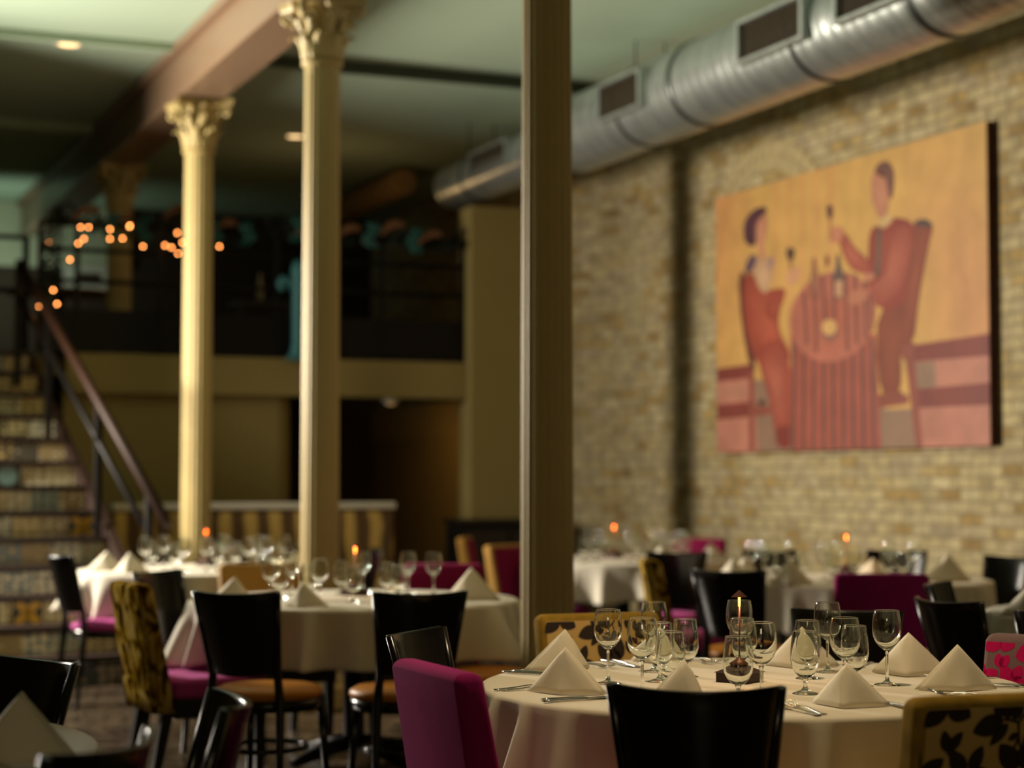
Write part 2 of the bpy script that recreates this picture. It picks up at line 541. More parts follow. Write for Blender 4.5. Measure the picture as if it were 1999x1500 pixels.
def mat_paint():
    m, t, b = nt('painted_canvas')
    a = N(t, 'ShaderNodeVertexColor'); a.layer_name = 'paint'
    tc = N(t, 'ShaderNodeTexCoord')
    no = N(t, 'ShaderNodeTexNoise'); no.inputs['Scale'].default_value = 5; no.inputs['Detail'].default_value = 4
    t.links.new(tc.outputs['Object'], no.inputs['Vector'])
    mr = N(t, 'ShaderNodeMapRange', in1=0.3, in2=0.7, in3=0.86, in4=1.1)
    t.links.new(no.outputs['Fac'], mr.inputs[0])
    mu = N(t, 'ShaderNodeMix', data_type='RGBA', blend_type='MULTIPLY'); mu.inputs[0].default_value = 1
    t.links.new(a.outputs[0], mu.inputs[6]); t.links.new(mr.outputs[0], mu.inputs[7])
    t.links.new(mu.outputs[2], b.inputs['Base Color'])
    b.inputs['Roughness'].default_value = 0.6
    return m


M['paint'] = mat_paint()

# ------------------------------------------------------------------ room shell
XW = 7.2            # brick wall
ZC = 4.5            # ceiling
YM = 15.45          # front of the mezzanine
ZM = 2.34           # mezzanine floor level


def struct(name, mb, mat):
    o = mb.build(name, mat)
    o['kind'] = 'structure'
    return o


b = MB(); b.box((1.5, 9.0, -0.05), (13.0, 28.0, 0.10)); struct('floor', b, M['floor'])
b = MB(); b.box((1.5, 9.0, ZC + 0.05), (13.0, 28.0, 0.10)); struct('ceiling', b, M['ceiling'])
b = MB(); b.box((XW + 0.15, 9.0, 2.25), (0.30, 28.0, 4.5))
b.rings([[Vector((x, y, z)) for x, y in ((XW, 14.9), (XW - 0.35, 15.5), (XW, 15.5))] for z in (0.0, 4.5)], smooth=False)   # brick splay beside the pier, a shape added to face the light
struct('wall_right', b, M['brick'])
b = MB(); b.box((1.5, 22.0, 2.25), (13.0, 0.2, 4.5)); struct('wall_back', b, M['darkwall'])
b = MB(); b.box((-1.05, 13.45, ZC - 0.03), (7.9, 0.05, 0.06)); struct('trim_1', b, M['ceiling'])
b = MB(); b.box((-1.05, 16.9, ZC - 0.04), (7.9, 0.2, 0.08)); struct('trim_2', b, M['ceiling'])
b = MB(); b.box((5.2, 13.52, ZC - 0.05), (4.0, 0.07, 0.075)); struct('trim_3', b, simple('dark_green_trim', (0.045, 0.055, 0.03), 0.6))
# mezzanine: slab edge, floor, wall below it, pier at the right
b = MB(); b.box((4.22, YM + 0.15, ZM - 0.16), (3.52, 0.30, 0.32)); b.box((1.6, 18.82, ZM - 0.09), (8.8, 6.12, 0.16)); struct('floor_mezzanine', b, M['olive'])
# wall below, with a rounded corner turning into the passage
b = MB()
xa, xc, rc = 2.46, 4.42, 0.16
yw = YM + 0.12
pts = [(xa, yw)] + [(xc - rc + rc * sin(a), yw + rc - rc * cos(a)) for a in [i * pi / 2 / 8 for i in range(9)]] + [(xc, YM + 4.0)]
pin = [(xa, yw + 0.2)] + [(xc - 0.2, yw + 0.2)] * 9 + [(xc - 0.2, YM + 4.0)]
b.rings([[Vector((p[0], p[1], 0)), Vector((p[0], p[1], ZM - 0.2)), Vector((q[0], q[1], ZM - 0.2)), Vector((q[0], q[1], 0))] for p, q in zip(pts, pin)], smooth=False)
struct('wall_mezzanine', b, M['olive'])
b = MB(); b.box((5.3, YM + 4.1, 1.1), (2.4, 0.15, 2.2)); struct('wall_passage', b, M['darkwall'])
b = MB(); b.box((6.46, YM + 2.2, 1.03), (0.10, 4.0, 2.06)); struct('wall_passage_side', b, M['olive'])
b = MB(); b.box((-4.9, 9.0, 2.25), (0.2, 28.0, 4.5)); struct('wall_left', b, M['olive'])
b = MB(); b.box((6.25, YM + 0.05, 1.87), (0.54, 0.30, 3.74)); struct('wall_pier', b, M['olive'])
b = MB(); b.box((1.6, 21.85, 4.12), (5.2, 0.1, 0.74)); struct('wall_mezzanine_back', b, M['greenwall'])

b = MB()
for ring_, (ra, rb) in enumerate(((0.80, 0.905), (0.915, 1.02))):
    nb = 26 + 3 * ring_
    for k in range(nb):
        a0, a1 = pi * (k + 0.06) / nb, pi * (k + 0.94) / nb
        bi = len(b.v)
        for x in (XW - 0.009, XW + 0.02):
            b.v += [Vector((x, 12.30 + r * cos(a), 2.86 + r * sin(a))) for r, a in ((ra, a0), (rb, a0), (rb, a1), (ra, a1))]
        for q in ((0, 1, 2, 3), (7, 6, 5, 4), (0, 4, 5, 1), (1, 5, 6, 2), (2, 6, 7, 3), (3, 7, 4, 0)): b.face([bi + x for x in q])
struct('trim_4', b, simple('arch_brick', (0.43, 0.34, 0.17), 0.85, var=0.3, scale=14, bump=0.3))

# ------------------------------------------------------------------ beam and columns
XC = 3.10
ZB = 4.10
b = MB()
b.box((XC - 0.02, 7.0, ZB + 0.015), (0.34, 30.0, 0.03))           # bottom plate
b.box((XC - 0.02, 7.0, (ZB + 0.03 + ZC) / 2), (0.28, 30.0, ZC - ZB - 0.03))
b.box((XC - 0.02, 7.0, ZC - 0.035), (0.40, 30.0, 0.07))           # moulding against the ceiling
o = bevel(b.build('ceiling_beam', M['beam']), 0.012)
tag(o, 'long brown painted beam running along the ceiling over the columns', 'beam')
o['kind'] = 'structure'


def capital(parent, zb, zt):
    """Corinthian capital: bell, two tiers of leaves, corner volutes, abacus"""
    r0 = 0.100
    H = zt - zb
    c = MB()
    c.lathe([(r0 + 0.006, zb - 0.035), (r0 + 0.022, zb - 0.02), (r0 + 0.022, zb - 0.008), (r0 + 0.004, zb), (r0, zb + 0.02), (r0 + 0.004, zb + H * 0.45), (r0 + 0.03, zb + H * 0.72), (r0 + 0.065, zb + H * 0.9)], 32)
    cap = c.build('capital', M['cream'], parent)
    a = MB()
    n = 4; pts0, pts1 = [], []
    for q in range(4):
        for k in range(6):
            s = -1 + 2 * k / 6
            x, y = s * 0.205, 0.205 - 0.05 * (1 - s * s)
            ang = -q * pi / 2
            pts0.append((x * cos(ang) - y * sin(ang), x * sin(ang) + y * cos(ang)))
    a.rings([[Vector((x * 0.94, y * 0.94, zt - 0.055)) for x, y in pts0], [Vector((x, y, zt - 0.04)) for x, y in pts0], [Vector((x, y, zt)) for x, y in pts0]], smooth=False)
    a.build('abacus', M['cream'], cap)

    def leaf(ang, z0, h, wd, curl):
        l = MB()
        rings = []
        K = 9
        for i in range(K + 1):
            t = i / K
            rr = r0 + 0.006 + 0.028 * t + curl * max(0, t - 0.5) ** 2 * 4
            z = z0 + h * (t if t < 0.8 else 0.8 + 0.2 * sin((t - 0.8) / 0.2 * pi * 0.9) - 0.06 * (t - 0.8) / 0.2)
            w = wd * (0.75 + 0.45 * sin(pi * min(1, t * 1.05)) ) * (1 if t < 0.75 else max(0.12, 1 - (t - 0.75) * 3.4)) * (1.0 + 0.13 * (i % 2))
            ring = []
            for s, dd in ((-1, -0.008), (-0.5, 0.006), (0, 0.014), (0.5, 0.006), (1, -0.008), (0.5, -0.006), (0, -0.004), (-0.5, -0.006)):
                x = s * w
                r = rr + dd
                ring.append(Vector((r * cos(ang) - x * sin(ang), r * sin(ang) + x * cos(ang), z)))
            rings.append(ring)
        l.rings(rings)
        return l
    for k in range(8):
        leaf(k * pi / 4 + pi / 8, zb + 0.004, H * 0.42, 0.036, 0.050).build('acanthus_leaf', M['cream'], cap)
    for k in range(8):
        leaf(k * pi / 4, zb + 0.004, H * 0.72, 0.036, 0.062).build('acanthus_leaf', M['cream'], cap)
    for k in range(4):
        ang = k * pi / 2 + pi / 4
        v = MB()
        e = Vector((cos(ang), sin(ang), 0))
        path, rad = [], []
        for i in range(9):
            t = i / 8
            path.append(e * (r0 + 0.03 + 0.10 * t ** 1.5) + Vector((0, 0, zb + H * (0.5 + 0.34 * t)))); rad.append(0.010 + 0.008 * t)
        for i in range(1, 15):
            a2 = i / 14 * 2 * pi * 1.15
            R = 0.036 * (1 - i / 20)
            path.append(e * (r0 + 0.13 + R * sin(a2)) + Vector((0, 0, zb + H * 0.84 - 0.036 + R * cos(a2)))); rad.append(0.017 * (1 - i / 26))
        v.tube(path, rad, 8)
        v.build('volute', M['cream'], cap)
    for k in range(4):
        ang = k * pi / 2
        e = Vector((cos(ang), sin(ang), 0))
        v = MB(); v.ball(e * 0.165 + Vector((0, 0, zt - 0.045)), 0.034, 10)
        v.build('rosette', M['cream'], cap)
    return cap


def make_column(z0=0.0):
    t = empty('fluted_column')
    R0, R1, ZS = 0.113, 0.102, 3.70
    c = MB(); c.box((0, 0, z0 + 0.04), (0.34, 0.34, 0.08)); c.lathe([(0.16, z0 + 0.08), (0.168, z0 + 0.10), (0.16, z0 + 0.125), (0.135, z0 + 0.14), (0.14, z0 + 0.16), (0.118, z0 + 0.18)], 32)
    bevel(c.build('base', M['cream'], t), 0.006)
    s = MB()
    nf = 20; per = 8
    rings = []
    for z, k in [(z0 + 0.16, 0.2), (z0 + 0.22, 0.2), (z0 + 0.25, 1.0)] + [(z0 + 0.25 + (ZS - 0.30 - z0) * i / 10, 1.0) for i in range(1, 11)] + [(ZS, 0.2), (ZS + 0.02, 0.2)]:
        R = R0 + (R1 - R0) * (z - z0) / (ZS - z0)
        ring = []
        for j in range(nf * per):
            p = (j % per) / per
            dip = 0.0 if p < 0.2 else sin(pi * (p - 0.2) / 0.8)
            r = R - 0.0065 * dip * k
            a = 2 * pi * j / (nf * per)
            ring.append(Vector((r * cos(a), r * sin(a), z)))
        rings.append(ring)
    s.rings(rings)
    s.build('shaft', M['cream'], t)
    capital(t, 3.735, ZB)
    return t


colY = [7.09, 10.36, 13.52, 16.62]
cl = ['nearest fluted cream column, tall and dark in shade before the brick wall', 'second fluted cream column, with leafy capital at the top edge of the picture',
      'third fluted cream column, whole leafy capital showing under the brown beam', 'farthest cream column, behind the balcony railing and garland']
for i, y in enumerate(colY):
    c = instance('column', make_column) if i < 3 else make_column(ZM)
    c.location = (XC, y, 0)
    tag(c, cl[i], 'column', 'row of cast columns under the beam')

# ------------------------------------------------------------------ painting
DP = 0.068
XP = XW - DP


def on_wall(px, py, x=XP):
    """the point of the plane X = x seen in that place of the picture (used to lay out the painting's design on its canvas)"""
    u = (px - 999.5) / FPX
    v = (750 - py) / FPX
    fz, fh = sin(PITCH), cos(PITCH)
    hx = fh - v * fz
    d = Vector((CY * u + SY * hx, -SY * u + CY * hx, fz + v * fh))
    k = x / d.x
    return d.y * k, CAMZ + d.z * k


def crop(p):
    return on_wall(1360 + p[0] / 2.083, 200 + p[1] / 2.083)


PY0, PY1, PZ0, PZ1 = 9.485, 12.965, 1.511, 3.533
pt = empty('painting', (XW, (PY0 + PY1) / 2, PZ0))
tag(pt, 'large orange painting of a man and woman toasting at a round table', 'painting')
oY, oZ = (PY0 + PY1) / 2, PZ0
f_ = MB()
f_.box((-DP / 2 - 0.0, 0, (PZ1 - PZ0) / 2), (DP, PY1 - PY0, PZ1 - PZ0))
f_.build('stretcher_frame', simple('maroon_canvas_edge', (0.06, 0.012, 0.008), 0.7), pt)
cv = MB()
layer = [0]


def paint(pts, col, col2=None, raw=False):
    """a flat patch of paint on the canvas; col2 is the colour at its middle"""
    layer[0] += 1
    x = -DP - 0.0012 - 0.00005 * layer[0]
    q = pts if raw else [crop(p) for p in pts]
    c1 = tuple(v * 0.86 for v in lin(col)); c2 = tuple(v * 0.86 for v in lin(col2)) if col2 else c1
    cyy = sum(p[0] for p in q) / len(q); czz = sum(p[1] for p in q) / len(q)
    bi = len(cv.v)
    cv.v.append(Vector((x, cyy - oY, czz - oZ)))
    for p in q: cv.v.append(Vector((x, min(max(p[0], PY0), PY1) - oY, min(max(p[1], PZ0), PZ1) - oZ)))
    n = len(q)
    for i in range(n):
        cv.face((bi, bi + 1 + i, bi + 1 + (i + 1) % n), 0, False, col=(c2, c1, c1))


def smoothpoly(pts, it=2):
    for _ in range(it):
        o = []
        for i in range(len(pts)):
            a, b2 = pts[i], pts[(i + 1) % len(pts)]
            o += [(a[0] * 0.75 + b2[0] * 0.25, a[1] * 0.75 + b2[1] * 0.25), (a[0] * 0.25 + b2[0] * 0.75, a[1] * 0.25 + b2[1] * 0.75)]
        pts = o
    return pts


# background: a grid of painted squares, warm yellow with orange patches and faint vertical stripes
rnd = random.Random(4)
GX, GZ = 56, 26
bgc = {}
for i in range(GX + 1):
    for j in range(GZ + 1):
        s, t_ = i / GX, j / GZ          # s from the left edge of the painting (far) to the right (near)
        y_, r_, o_ = Vector(lin('#bf9650')), Vector(lin('#c08050')), Vector(lin('#b47c50'))
        k = max(0, 1 - s * 5) * 0.8 * max(0.35, t_)
        c = y_.lerp(r_, k)
        k2 = max(0.0, min(1.0, (s - 0.72) / 0.2)) * (0.5 + 0.5 * sin(6 * s + 5 * t_)) * 0.8
        c = c.lerp(o_, k2)
        if 0.26 < s < 0.52 and t_ > 0.25: c = c.lerp(r_, 0.5 if (i % 3 == 0) else 0.05)
        bgc[i, j] = tuple(c)
bi = len(cv.v)
for i in range(GX + 1):
    for j in range(GZ + 1):
        cv.v.append(Vector((-DP - 0.001, PY1 - (PY1 - PY0) * i / GX - oY, (PZ1 - PZ0) * j / GZ)))
for i in range(GX):
    for j in range(GZ):
        ks = [(i, j), (i + 1, j), (i + 1, j + 1), (i, j + 1)]
        cv.face([bi + a * (GZ + 1) + c for a, c in ks], 0, False, col=tuple(bgc[k] for k in ks))
MAR, PNK, GRY = '#7d3429', '#b87863', '#8f6f58'
paint([(70, 1085), (235, 1063), (235, 1120), (70, 1138)], MAR)
paint([(70, 1138), (235, 1120), (245, 1215), (70, 1232)], PNK, '#a9745f')
paint([(70, 1232), (265, 1212), (265, 1275), (70, 1292)], MAR)
paint([(70, 1292), (335, 1272), (335, 1440), (70, 1440)], PNK)
paint([(235, 1130), (400, 1120), (760, 1240), (760, 1440), (250, 1440), (240, 1215)], GRY, '#86644f')
paint([(880, 987), (1215, 938), (1215, 1028), (886, 1056)], MAR)
paint([(886, 1056), (1215, 1028), (1215, 1138), (893, 1166)], PNK, '#b97a64')
paint([(886, 1062), (970, 1052), (975, 1158), (893, 1166)], GRY)
paint([(893, 1166), (1215, 1138), (1215, 1229), (902, 1246)], MAR)
paint([(720, 1252), (1215, 1229), (1215, 1440), (735, 1440)], PNK, '#b0705c')
paint([(720, 1252), (905, 1246), (915, 1440), (735, 1440)], GRY)
# chair legs
for q in ([(212, 1100), (234, 1095), (236, 1415), (214, 1418)], [(225, 1240), (300, 1232), (300, 1272), (225, 1278)], [(848, 1040), (886, 1030), (920, 1400), (893, 1402)],
          [(728, 1200), (862, 1188), (862, 1226), (735, 1246)], [(825, 985), (885, 975), (888, 1045), (840, 1050)]):
    paint(q, '#8c4534')
paint(smoothpoly([(250, 1215), (275, 1205), (280, 1230), (255, 1236)], 1), '#3a2018')
# the woman: chair back, body, legs, blouse, scarf, head, hair
paint(smoothpoly([(168, 700), (200, 686), (215, 900), (245, 1090), (215, 1080), (182, 900)], 1), '#5a2418')
paint(smoothpoly([(190, 700), (232, 690), (268, 770), (350, 752), (368, 768), (332, 865), (338, 940), (384, 1015), (372, 1080), (250, 1082), (208, 960), (190, 850)]), '#8f3722', '#b4563a')
paint(smoothpoly([(244, 1000), (345, 950), (388, 1080), (388, 1385), (326, 1395), (298, 1210), (258, 1090)]), '#8f3722', '#b0604a')
paint(smoothpoly([(270, 830), (330, 790), (360, 765), (340, 850), (300, 900)]), '#8c3622', '#a34a30')
paint(smoothpoly([(320, 1320), (385, 1310), (388, 1410), (325, 1405)], 1), '#7c2c1e')
paint(smoothpoly([(222, 640), (300, 620), (315, 690), (292, 780), (262, 772), (232, 706)]), '#b98f6c', '#cda57c')
paint(smoothpoly([(206, 640), (236, 610), (248, 640), (222, 695), (192, 695)]), '#5d4052')
paint(smoothpoly([(286, 640), (312, 620), (318, 660), (300, 690)]), '#a27f74')
paint(smoothpoly([(238, 455), (282, 440), (290, 490), (286, 535), (276, 560), (278, 640), (258, 640), (250, 570), (234, 530)]), '#b97a5c', '#c98c68')
paint(smoothpoly([(190, 545), (196, 475), (236, 432), (276, 422), (292, 440), (262, 456), (240, 505), (244, 590), (204, 580)]), '#43202c', '#5c2838')
paint(smoothpoly([(362, 592), (402, 592), (394, 645), (372, 645)], 1), '#4c2a22')
paint([(380, 640), (386, 640), (390, 745), (384, 745)], '#7c5244')
paint(smoothpoly([(360, 700), (415, 662), (428, 685), (400, 745), (366, 745)]), '#c8926a')
# the man: chair back, trousers, jacket, arms, shirt, tie, head, hair
paint(smoothpoly([(868, 500), (935, 478), (966, 496), (940, 600), (904, 800), (884, 990), (815, 985), (845, 740)], 1), '#7a3520', '#95482a')
paint(smoothpoly([(868, 490), (930, 468), (966, 500), (940, 512)], 1), '#4c3430')
paint(smoothpoly([(732, 840), (855, 790), (832, 990), (834, 1190), (768, 1218), (735, 1100)], 1), '#7c3820', '#8c4426')
paint(smoothpoly([(730, 1190), (840, 1170), (838, 1200), (770, 1235), (725, 1215)], 1), '#84402c')
paint(smoothpoly([(703, 512), (745, 500), (790, 465), (876, 478), (890, 545), (855, 760), (842, 835), (742, 845), (690, 770), (698, 640)]), '#8a3424', '#9c4531')
paint(smoothpoly([(572, 545), (606, 522), (640, 590), (704, 640), (704, 700), (640, 692), (602, 640)]), '#96432f', '#b2614a')
paint(smoothpoly([(806, 500), (874, 500), (874, 640), (834, 765), (752, 830), (686, 818), (686, 752), (752, 718), (782, 640)]), '#97442f', '#b0604a')
paint(smoothpoly([(736, 476), (792, 450), (802, 480), (752, 522)], 1), '#c9a66e')
paint([(735, 512), (756, 508), (752, 640), (745, 705), (722, 712), (730, 640)], '#5e4438', '#7a5c4a')
paint(smoothpoly([(714, 285), (768, 258), (786, 330), (782, 400), (778, 452), (744, 480), (726, 430), (708, 370)]), '#b5775a', '#c08462')
paint(smoothpoly([(718, 292), (738, 246), (780, 236), (806, 280), (802, 360), (790, 408), (776, 345), (766, 285)]), '#6a4034', '#744a3c')
paint(smoothpoly([(536, 525), (578, 498), (606, 528), (588, 565), (544, 575)]), '#b97456', '#c08060')
paint(smoothpoly([(526, 418), (556, 416), (554, 470), (534, 476)], 1), '#5a2f26')
paint([(541, 472), (546, 472), (548, 560), (542, 560)], '#8a5a40')
# table: striped cloth, round top, bottles, plate
skirt = [(384, 940), (728, 940), (752, 1418), (384, 1424)]
paint(skirt, '#a34f3c')
for i in range(9):
    a = 394 + i * 39
    paint([(a, 960), (a + 13, 960), (a + 13 + (i - 3) * 2, 1420), (a + (i - 3) * 2, 1420)], '#66483f', '#54352c')
paint([(555 + 174 * cos(k * pi / 24) - 8 * sin(k * pi / 24), 872 + 184 * sin(k * pi / 24) - 12 * cos(k * pi / 24)) for k in range(48)], '#b26752', '#a4563f')
for i, (a, t0, t1) in enumerate([(432, 770, 985), (470, 720, 1020), (508, 705, 900), (548, 700, 880), (600, 695, 1010), (640, 700, 985), (676, 730, 960), (700, 780, 930)]):
    paint([(a, t0), (a + 14, t0), (a + 26 - i * 1, t1), (a + 14 - i, t1)], '#6e3c30', '#7c4436')
paint([(542 + 38 * cos(k * pi / 12), 925 + 46 * sin(k * pi / 12)) for k in range(24)], '#8c5a4c')
paint([(542 + 30 * cos(k * pi / 12), 915 + 32 * sin(k * pi / 12)) for k in range(24)], '#d3a562')
paint(smoothpoly([(472, 630), (484, 630), (490, 690), (500, 720), (500, 805), (464, 805), (464, 720), (470, 690)], 1), '#7a4434', '#b07458')
paint(smoothpoly([(570, 618), (582, 618), (588, 670), (600, 700), (600, 800), (560, 800), (560, 700), (568, 670)], 1), '#5c4a44')
paint([(566, 725), (596, 725), (594, 790), (566, 790)], '#c0906a')
paint(smoothpoly([(522, 622), (540, 622), (538, 668), (526, 672)], 1), '#7c3c30')
paint(smoothpoly([(620, 770), (690, 755), (700, 800), (640, 830), (615, 815)]), '#b47054')
paint(smoothpoly([(668, 700), (715, 690), (735, 715), (690, 735)]), '#b47458')
for p in range(len(cv.f)): pass
cv.build('canvas', M['paint'], pt)

# ------------------------------------------------------------------ spiral duct with registers
XD, ZD, RD = 6.10, 4.03, 0.298
dt = empty('spiral_duct', (XD, 3.0, ZD))
tag(dt, 'big galvanised spiral air duct hung along the top of the brick wall', 'duct')


def spiral(y0, y1, r, z=0.0, pitch=0.115, n=48):
    s = MB()
    rings = []
    K = int((y1 - y0) / (pitch / 6))
    for i in range(K + 1):
        y = y0 + (y1 - y0) * i / K
        ring = []
        for j in range(n):
            a = 2 * pi * j / n
            ph = ((y / pitch + j / n) % 1.0)
            rr = r + (0.0035 if ph < 0.17 else 0.0)
            ring.append(Vector((rr * cos(a), y, z + rr * sin(a))))
        rings.append(ring)
    s.rings(rings)
    return s


spiral(1.0, 10.35, RD).build('duct_body', M['duct'], dt)
s = spiral(10.75, 13.1, 0.208, -0.02)
s.build('duct_body', M['duct'], dt)
s = MB(); s.rings([[Vector((r * cos(2 * pi * j / 48), y, z + r * sin(2 * pi * j / 48))) for j in range(48)] for r, y, z in ((RD + 0.004, 10.33, 0), (0.213, 10.76, -0.02))], cap0=False, cap1=False)
s.build('reducer', M['duct'], dt)
for y in (5.4, 8.18, 10.30):
    s = MB(); s.rings([[Vector((r * cos(2 * pi * j / 48), yy, r * sin(2 * pi * j / 48))) for j in range(48)] for r, yy in ((RD, y), (RD + 0.011, y), (RD + 0.011, y + 0.05), (RD, y + 0.05))], cap0=False, cap1=False)
    s.build('collar', M['ductgrey'], dt)
for y in (6.63, 9.05, 12.4):
    r = RD if y < 10 else 0.21
    s = MB()
    s.rings([[Vector((q * cos(2 * pi * j / 48), yy, q * sin(2 * pi * j / 48) - (0.02 if y > 10 else 0))) for j in range(48)] for q, yy in ((r, y), (r + 0.008, y), (r + 0.008, y + 0.03), (r, y + 0.03))], cap0=False, cap1=False)
    s.tube([(-0.12, y + 0.015, r * 0.9), (-0.12, y + 0.015, ZC - ZD)], 0.006, 6)
    s.tube([(0.12, y + 0.015, r * 0.9), (0.12, y + 0.015, ZC - ZD)], 0.006, 6)
    s.build('hanger', M['iron'], dt)
for (ya, yb, r) in ((5.30, 6.04, RD), (6.44, 7.17, RD), (8.60, 9.22, RD), (11.3, 12.1, 0.2)):
    g = MB()
    h = 0.115 if r > 0.25 else 0.085
    x0 = -(r + 0.015)
    g.box((x0 + 0.05, (ya + yb) / 2, 0.02 + h + 0.012), (0.16, yb - ya + 0.06, 0.024))
    g.box((x0 + 0.05, (ya + yb) / 2, 0.02 - h - 0.012), (0.16, yb - ya + 0.06, 0.024))
    g.box((x0 + 0.05, ya - 0.018, 0.02), (0.16, 0.036, 2 * h))
    g.box((x0 + 0.05, yb + 0.018, 0.02), (0.16, 0.036, 2 * h))
    fr_ = g.build('register', M['duct'], dt)
    g = MB()
    g.box((x0 + 0.06, (ya + yb) / 2, 0.02), (0.02, yb - ya, 2 * h))
    K = 26
    for k in range(K):
        g.box((x0 + 0.012, ya + (yb - ya) * (k + 0.5) / K, 0.02), (0.02, 0.006, 2 * h))
    g.build('grille', M['grille'], fr_)

# smaller lagged pipe above the mezzanine
s = MB(); s.rings([[Vector((6.18 + 0.14 * cos(2 * pi * j / 32), y, 4.33 + 0.14 * sin(2 * pi * j / 32))) for j in range(32)] for y in (17.75, 21.85)])
o = bevel(s.build('insulated_pipe', M['browncap']), 0.02)
tag(o, 'thick brown lagged pipe with round end high above the balcony', 'pipe')


# recessed downlights
def make_can():
    t = empty('recessed_light')
    r = MB(); r.lathe([(0.078, 0.0), (0.105, 0.0), (0.105, -0.008), (0.088, -0.012), (0.078, -0.006)], 32, caps=False); r.build('trim_ring', M['white'], t)
    r = MB(); r.lathe([(0.079, -0.004), (0.04, -0.006), (0.001, -0.007)], 32); r.build('lens', M['can'], t)
    return t


for (px, py, lab) in ((125, 78, 'round lit ceiling downlight at the upper left of the room'), (573, 261, 'round lit ceiling downlight beside the second column')):
    d = (ZC - CAMZ) * FPX / (937 - py)
    c = instance('can', make_can)
    p = W(px, d, ZC)
    c.location = p
    tag(c, lab, 'light', 'recessed ceiling downlights')
t = empty('recessed_light', W(795, 15.7, ZM - 0.32))
t.location.y = YM + 0.12; t.location.x = 5.30
r = MB(); r.lathe([(0.05, 0.0), (0.07, 0.0), (0.07, -0.03), (0.05, -0.05)], 24, caps=False); r.build('trim_ring', M['white'], t)
r = MB(); r.lathe([(0.05, -0.04), (0.03, -0.055), (0.001, -0.06)], 24); r.build('lens', M['can_dim'], t)
tag(t, 'small amber downlight under the balcony edge over the dark passage', 'light')

# ------------------------------------------------------------------ staircase
ROTS = radians(6.4)                 # the flight runs a little to the left as it climbs
NR, RH, RUN = 13, 0.18, 0.28
SW = 1.9                            # flight width
p5 = Vector((2.40, 13.19, 0))
sdir = Vector((-sin(ROTS), cos(ROTS), 0))
st_o = p5 - sdir * (4 * RUN)
stair = empty('staircase', st_o, ROTS)
tag(stair, 'straight staircase with patchwork tiled risers climbing to the balcony at left', 'staircase')
rnd = random.Random(11)
for k in range(NR):
    r = MB()
    x0, x1 = -SW, 0.0
    y = k * RUN
    z0, z1 = k * RH, (k + 1) * RH - 0.04
    nt_ = int(SW / 0.2) + 1
    ofs = rnd.random() * 0.4
    for i in range(nt_):
        xa, xb = max(x0, x1 - (i + 1) * 0.2), x1 - i * 0.2
        if xa >= xb: continue
        bi = len(r.v)
        r.v += [Vector((xa, y, z0)), Vector((xb, y, z0)), Vector((xb, y, z1)), Vector((xa, y, z1))]
        U = i + 20 * k
        r.face([bi, bi + 1, bi + 2, bi + 3], 0, uv=[(U + 0.02, k + 0.05), (U + 0.98, k + 0.05), (U + 0.98, k + 0.95), (U + 0.02, k + 0.95)])
    # a few special tiles
    def special(i, kind):
        cx = x1 - (i + 0.5) * 0.2; cz = (z0 + z1) / 2; yy = y - 0.004
        r.box((cx, yy + 0.001, cz), (0.2, 0.004, z1 - z0), 1)
        if kind == 'x':
            for sgn in (1, -1):
                m_ = Matrix.Rotation(sgn * pi / 4, 3, 'Y')
                r.box((cx, yy - 0.003, cz), (0.20, 0.004, 0.055), 2, rot=m_)
        else:
            bi = len(r.v)
            r.v += [Vector((cx + 0.075 * cos(2 * pi * q / 24), yy - 0.003, cz + 0.075 * sin(2 * pi * q / 24))) for q in range(24)]
            r.face(list(range(bi, bi + 24)), 3)
    if k == 5: special(0, 'x')
    if k == 7: special(2, 'o')
    if k == 2: special(3, 'x')
    r.box((x0 + SW / 2, y + 0.012, (z0 + z1) / 2), (SW, 0.016, z1 - z0), 1)
    r.build('riser', [M['tile'], M['tile_dark'], M['tile_yellow'], M['tile_blue']], stair)
    tr = MB(); tr.box((x0 + SW / 2, y + RUN / 2 - 0.012, (k + 1) * RH - 0.02), (SW, RUN + 0.025, 0.04)); tr.build('tread', M['stringer'], stair)
for sx in (0.03, -SW - 0.03):
    s = MB()
    prof = [(-0.12, 0.0), (0.15, 0.0), (NR * RUN - 0.1, NR * RH - 0.25), (NR * RUN - 0.1, NR * RH + 0.02), (-0.12, 0.20)]
    s.rings([[Vector((sx - 0.03, y, z)) for y, z in prof], [Vector((sx + 0.03, y, z)) for y, z in prof]], smooth=False)
    s.build('stringer', M['stringer'], stair)

rail = empty('stair_railing', st_o, ROTS + radians(3.4))
tag(rail, 'stair railing with dark posts and sloping brown wooden handrail', 'railing')
SL = RH / RUN


def rz(y, h): return y * SL + RH + h


xr = 0.02
s = MB(); s.tube([(xr, -0.12, rz(-0.12, 0.90)), (xr, 1.5, rz(1.5, 0.90)), (xr, NR * RUN - 0.62, rz(NR * RUN - 0.62, 0.88))], 0.034, 12, flat=1.1); s.build('handrail', M['handrail'], rail)
for h in (0.62, 0.34):
    if h == 0.34: continue
    s = MB(); s.tube([(xr, 0.22, rz(0.22, h)), (xr, NR * RUN - 0.62, rz(NR * RUN - 0.62, h))], 0.022, 8); s.build('lower_rail', M['iron'], rail)
for y in (0.22, 1.2, 2.3, 3.06):
    s = MB(); s.box((xr, y, (rz(y, 0.90) + max(0, rz(y, -0.1) if y > 0 else 0)) / 2), (0.045, 0.045, rz(y, 0.90) - (max(0, rz(y, -0.1)) if y > 0 else 0)))
    s.build('post', M['iron'], rail)

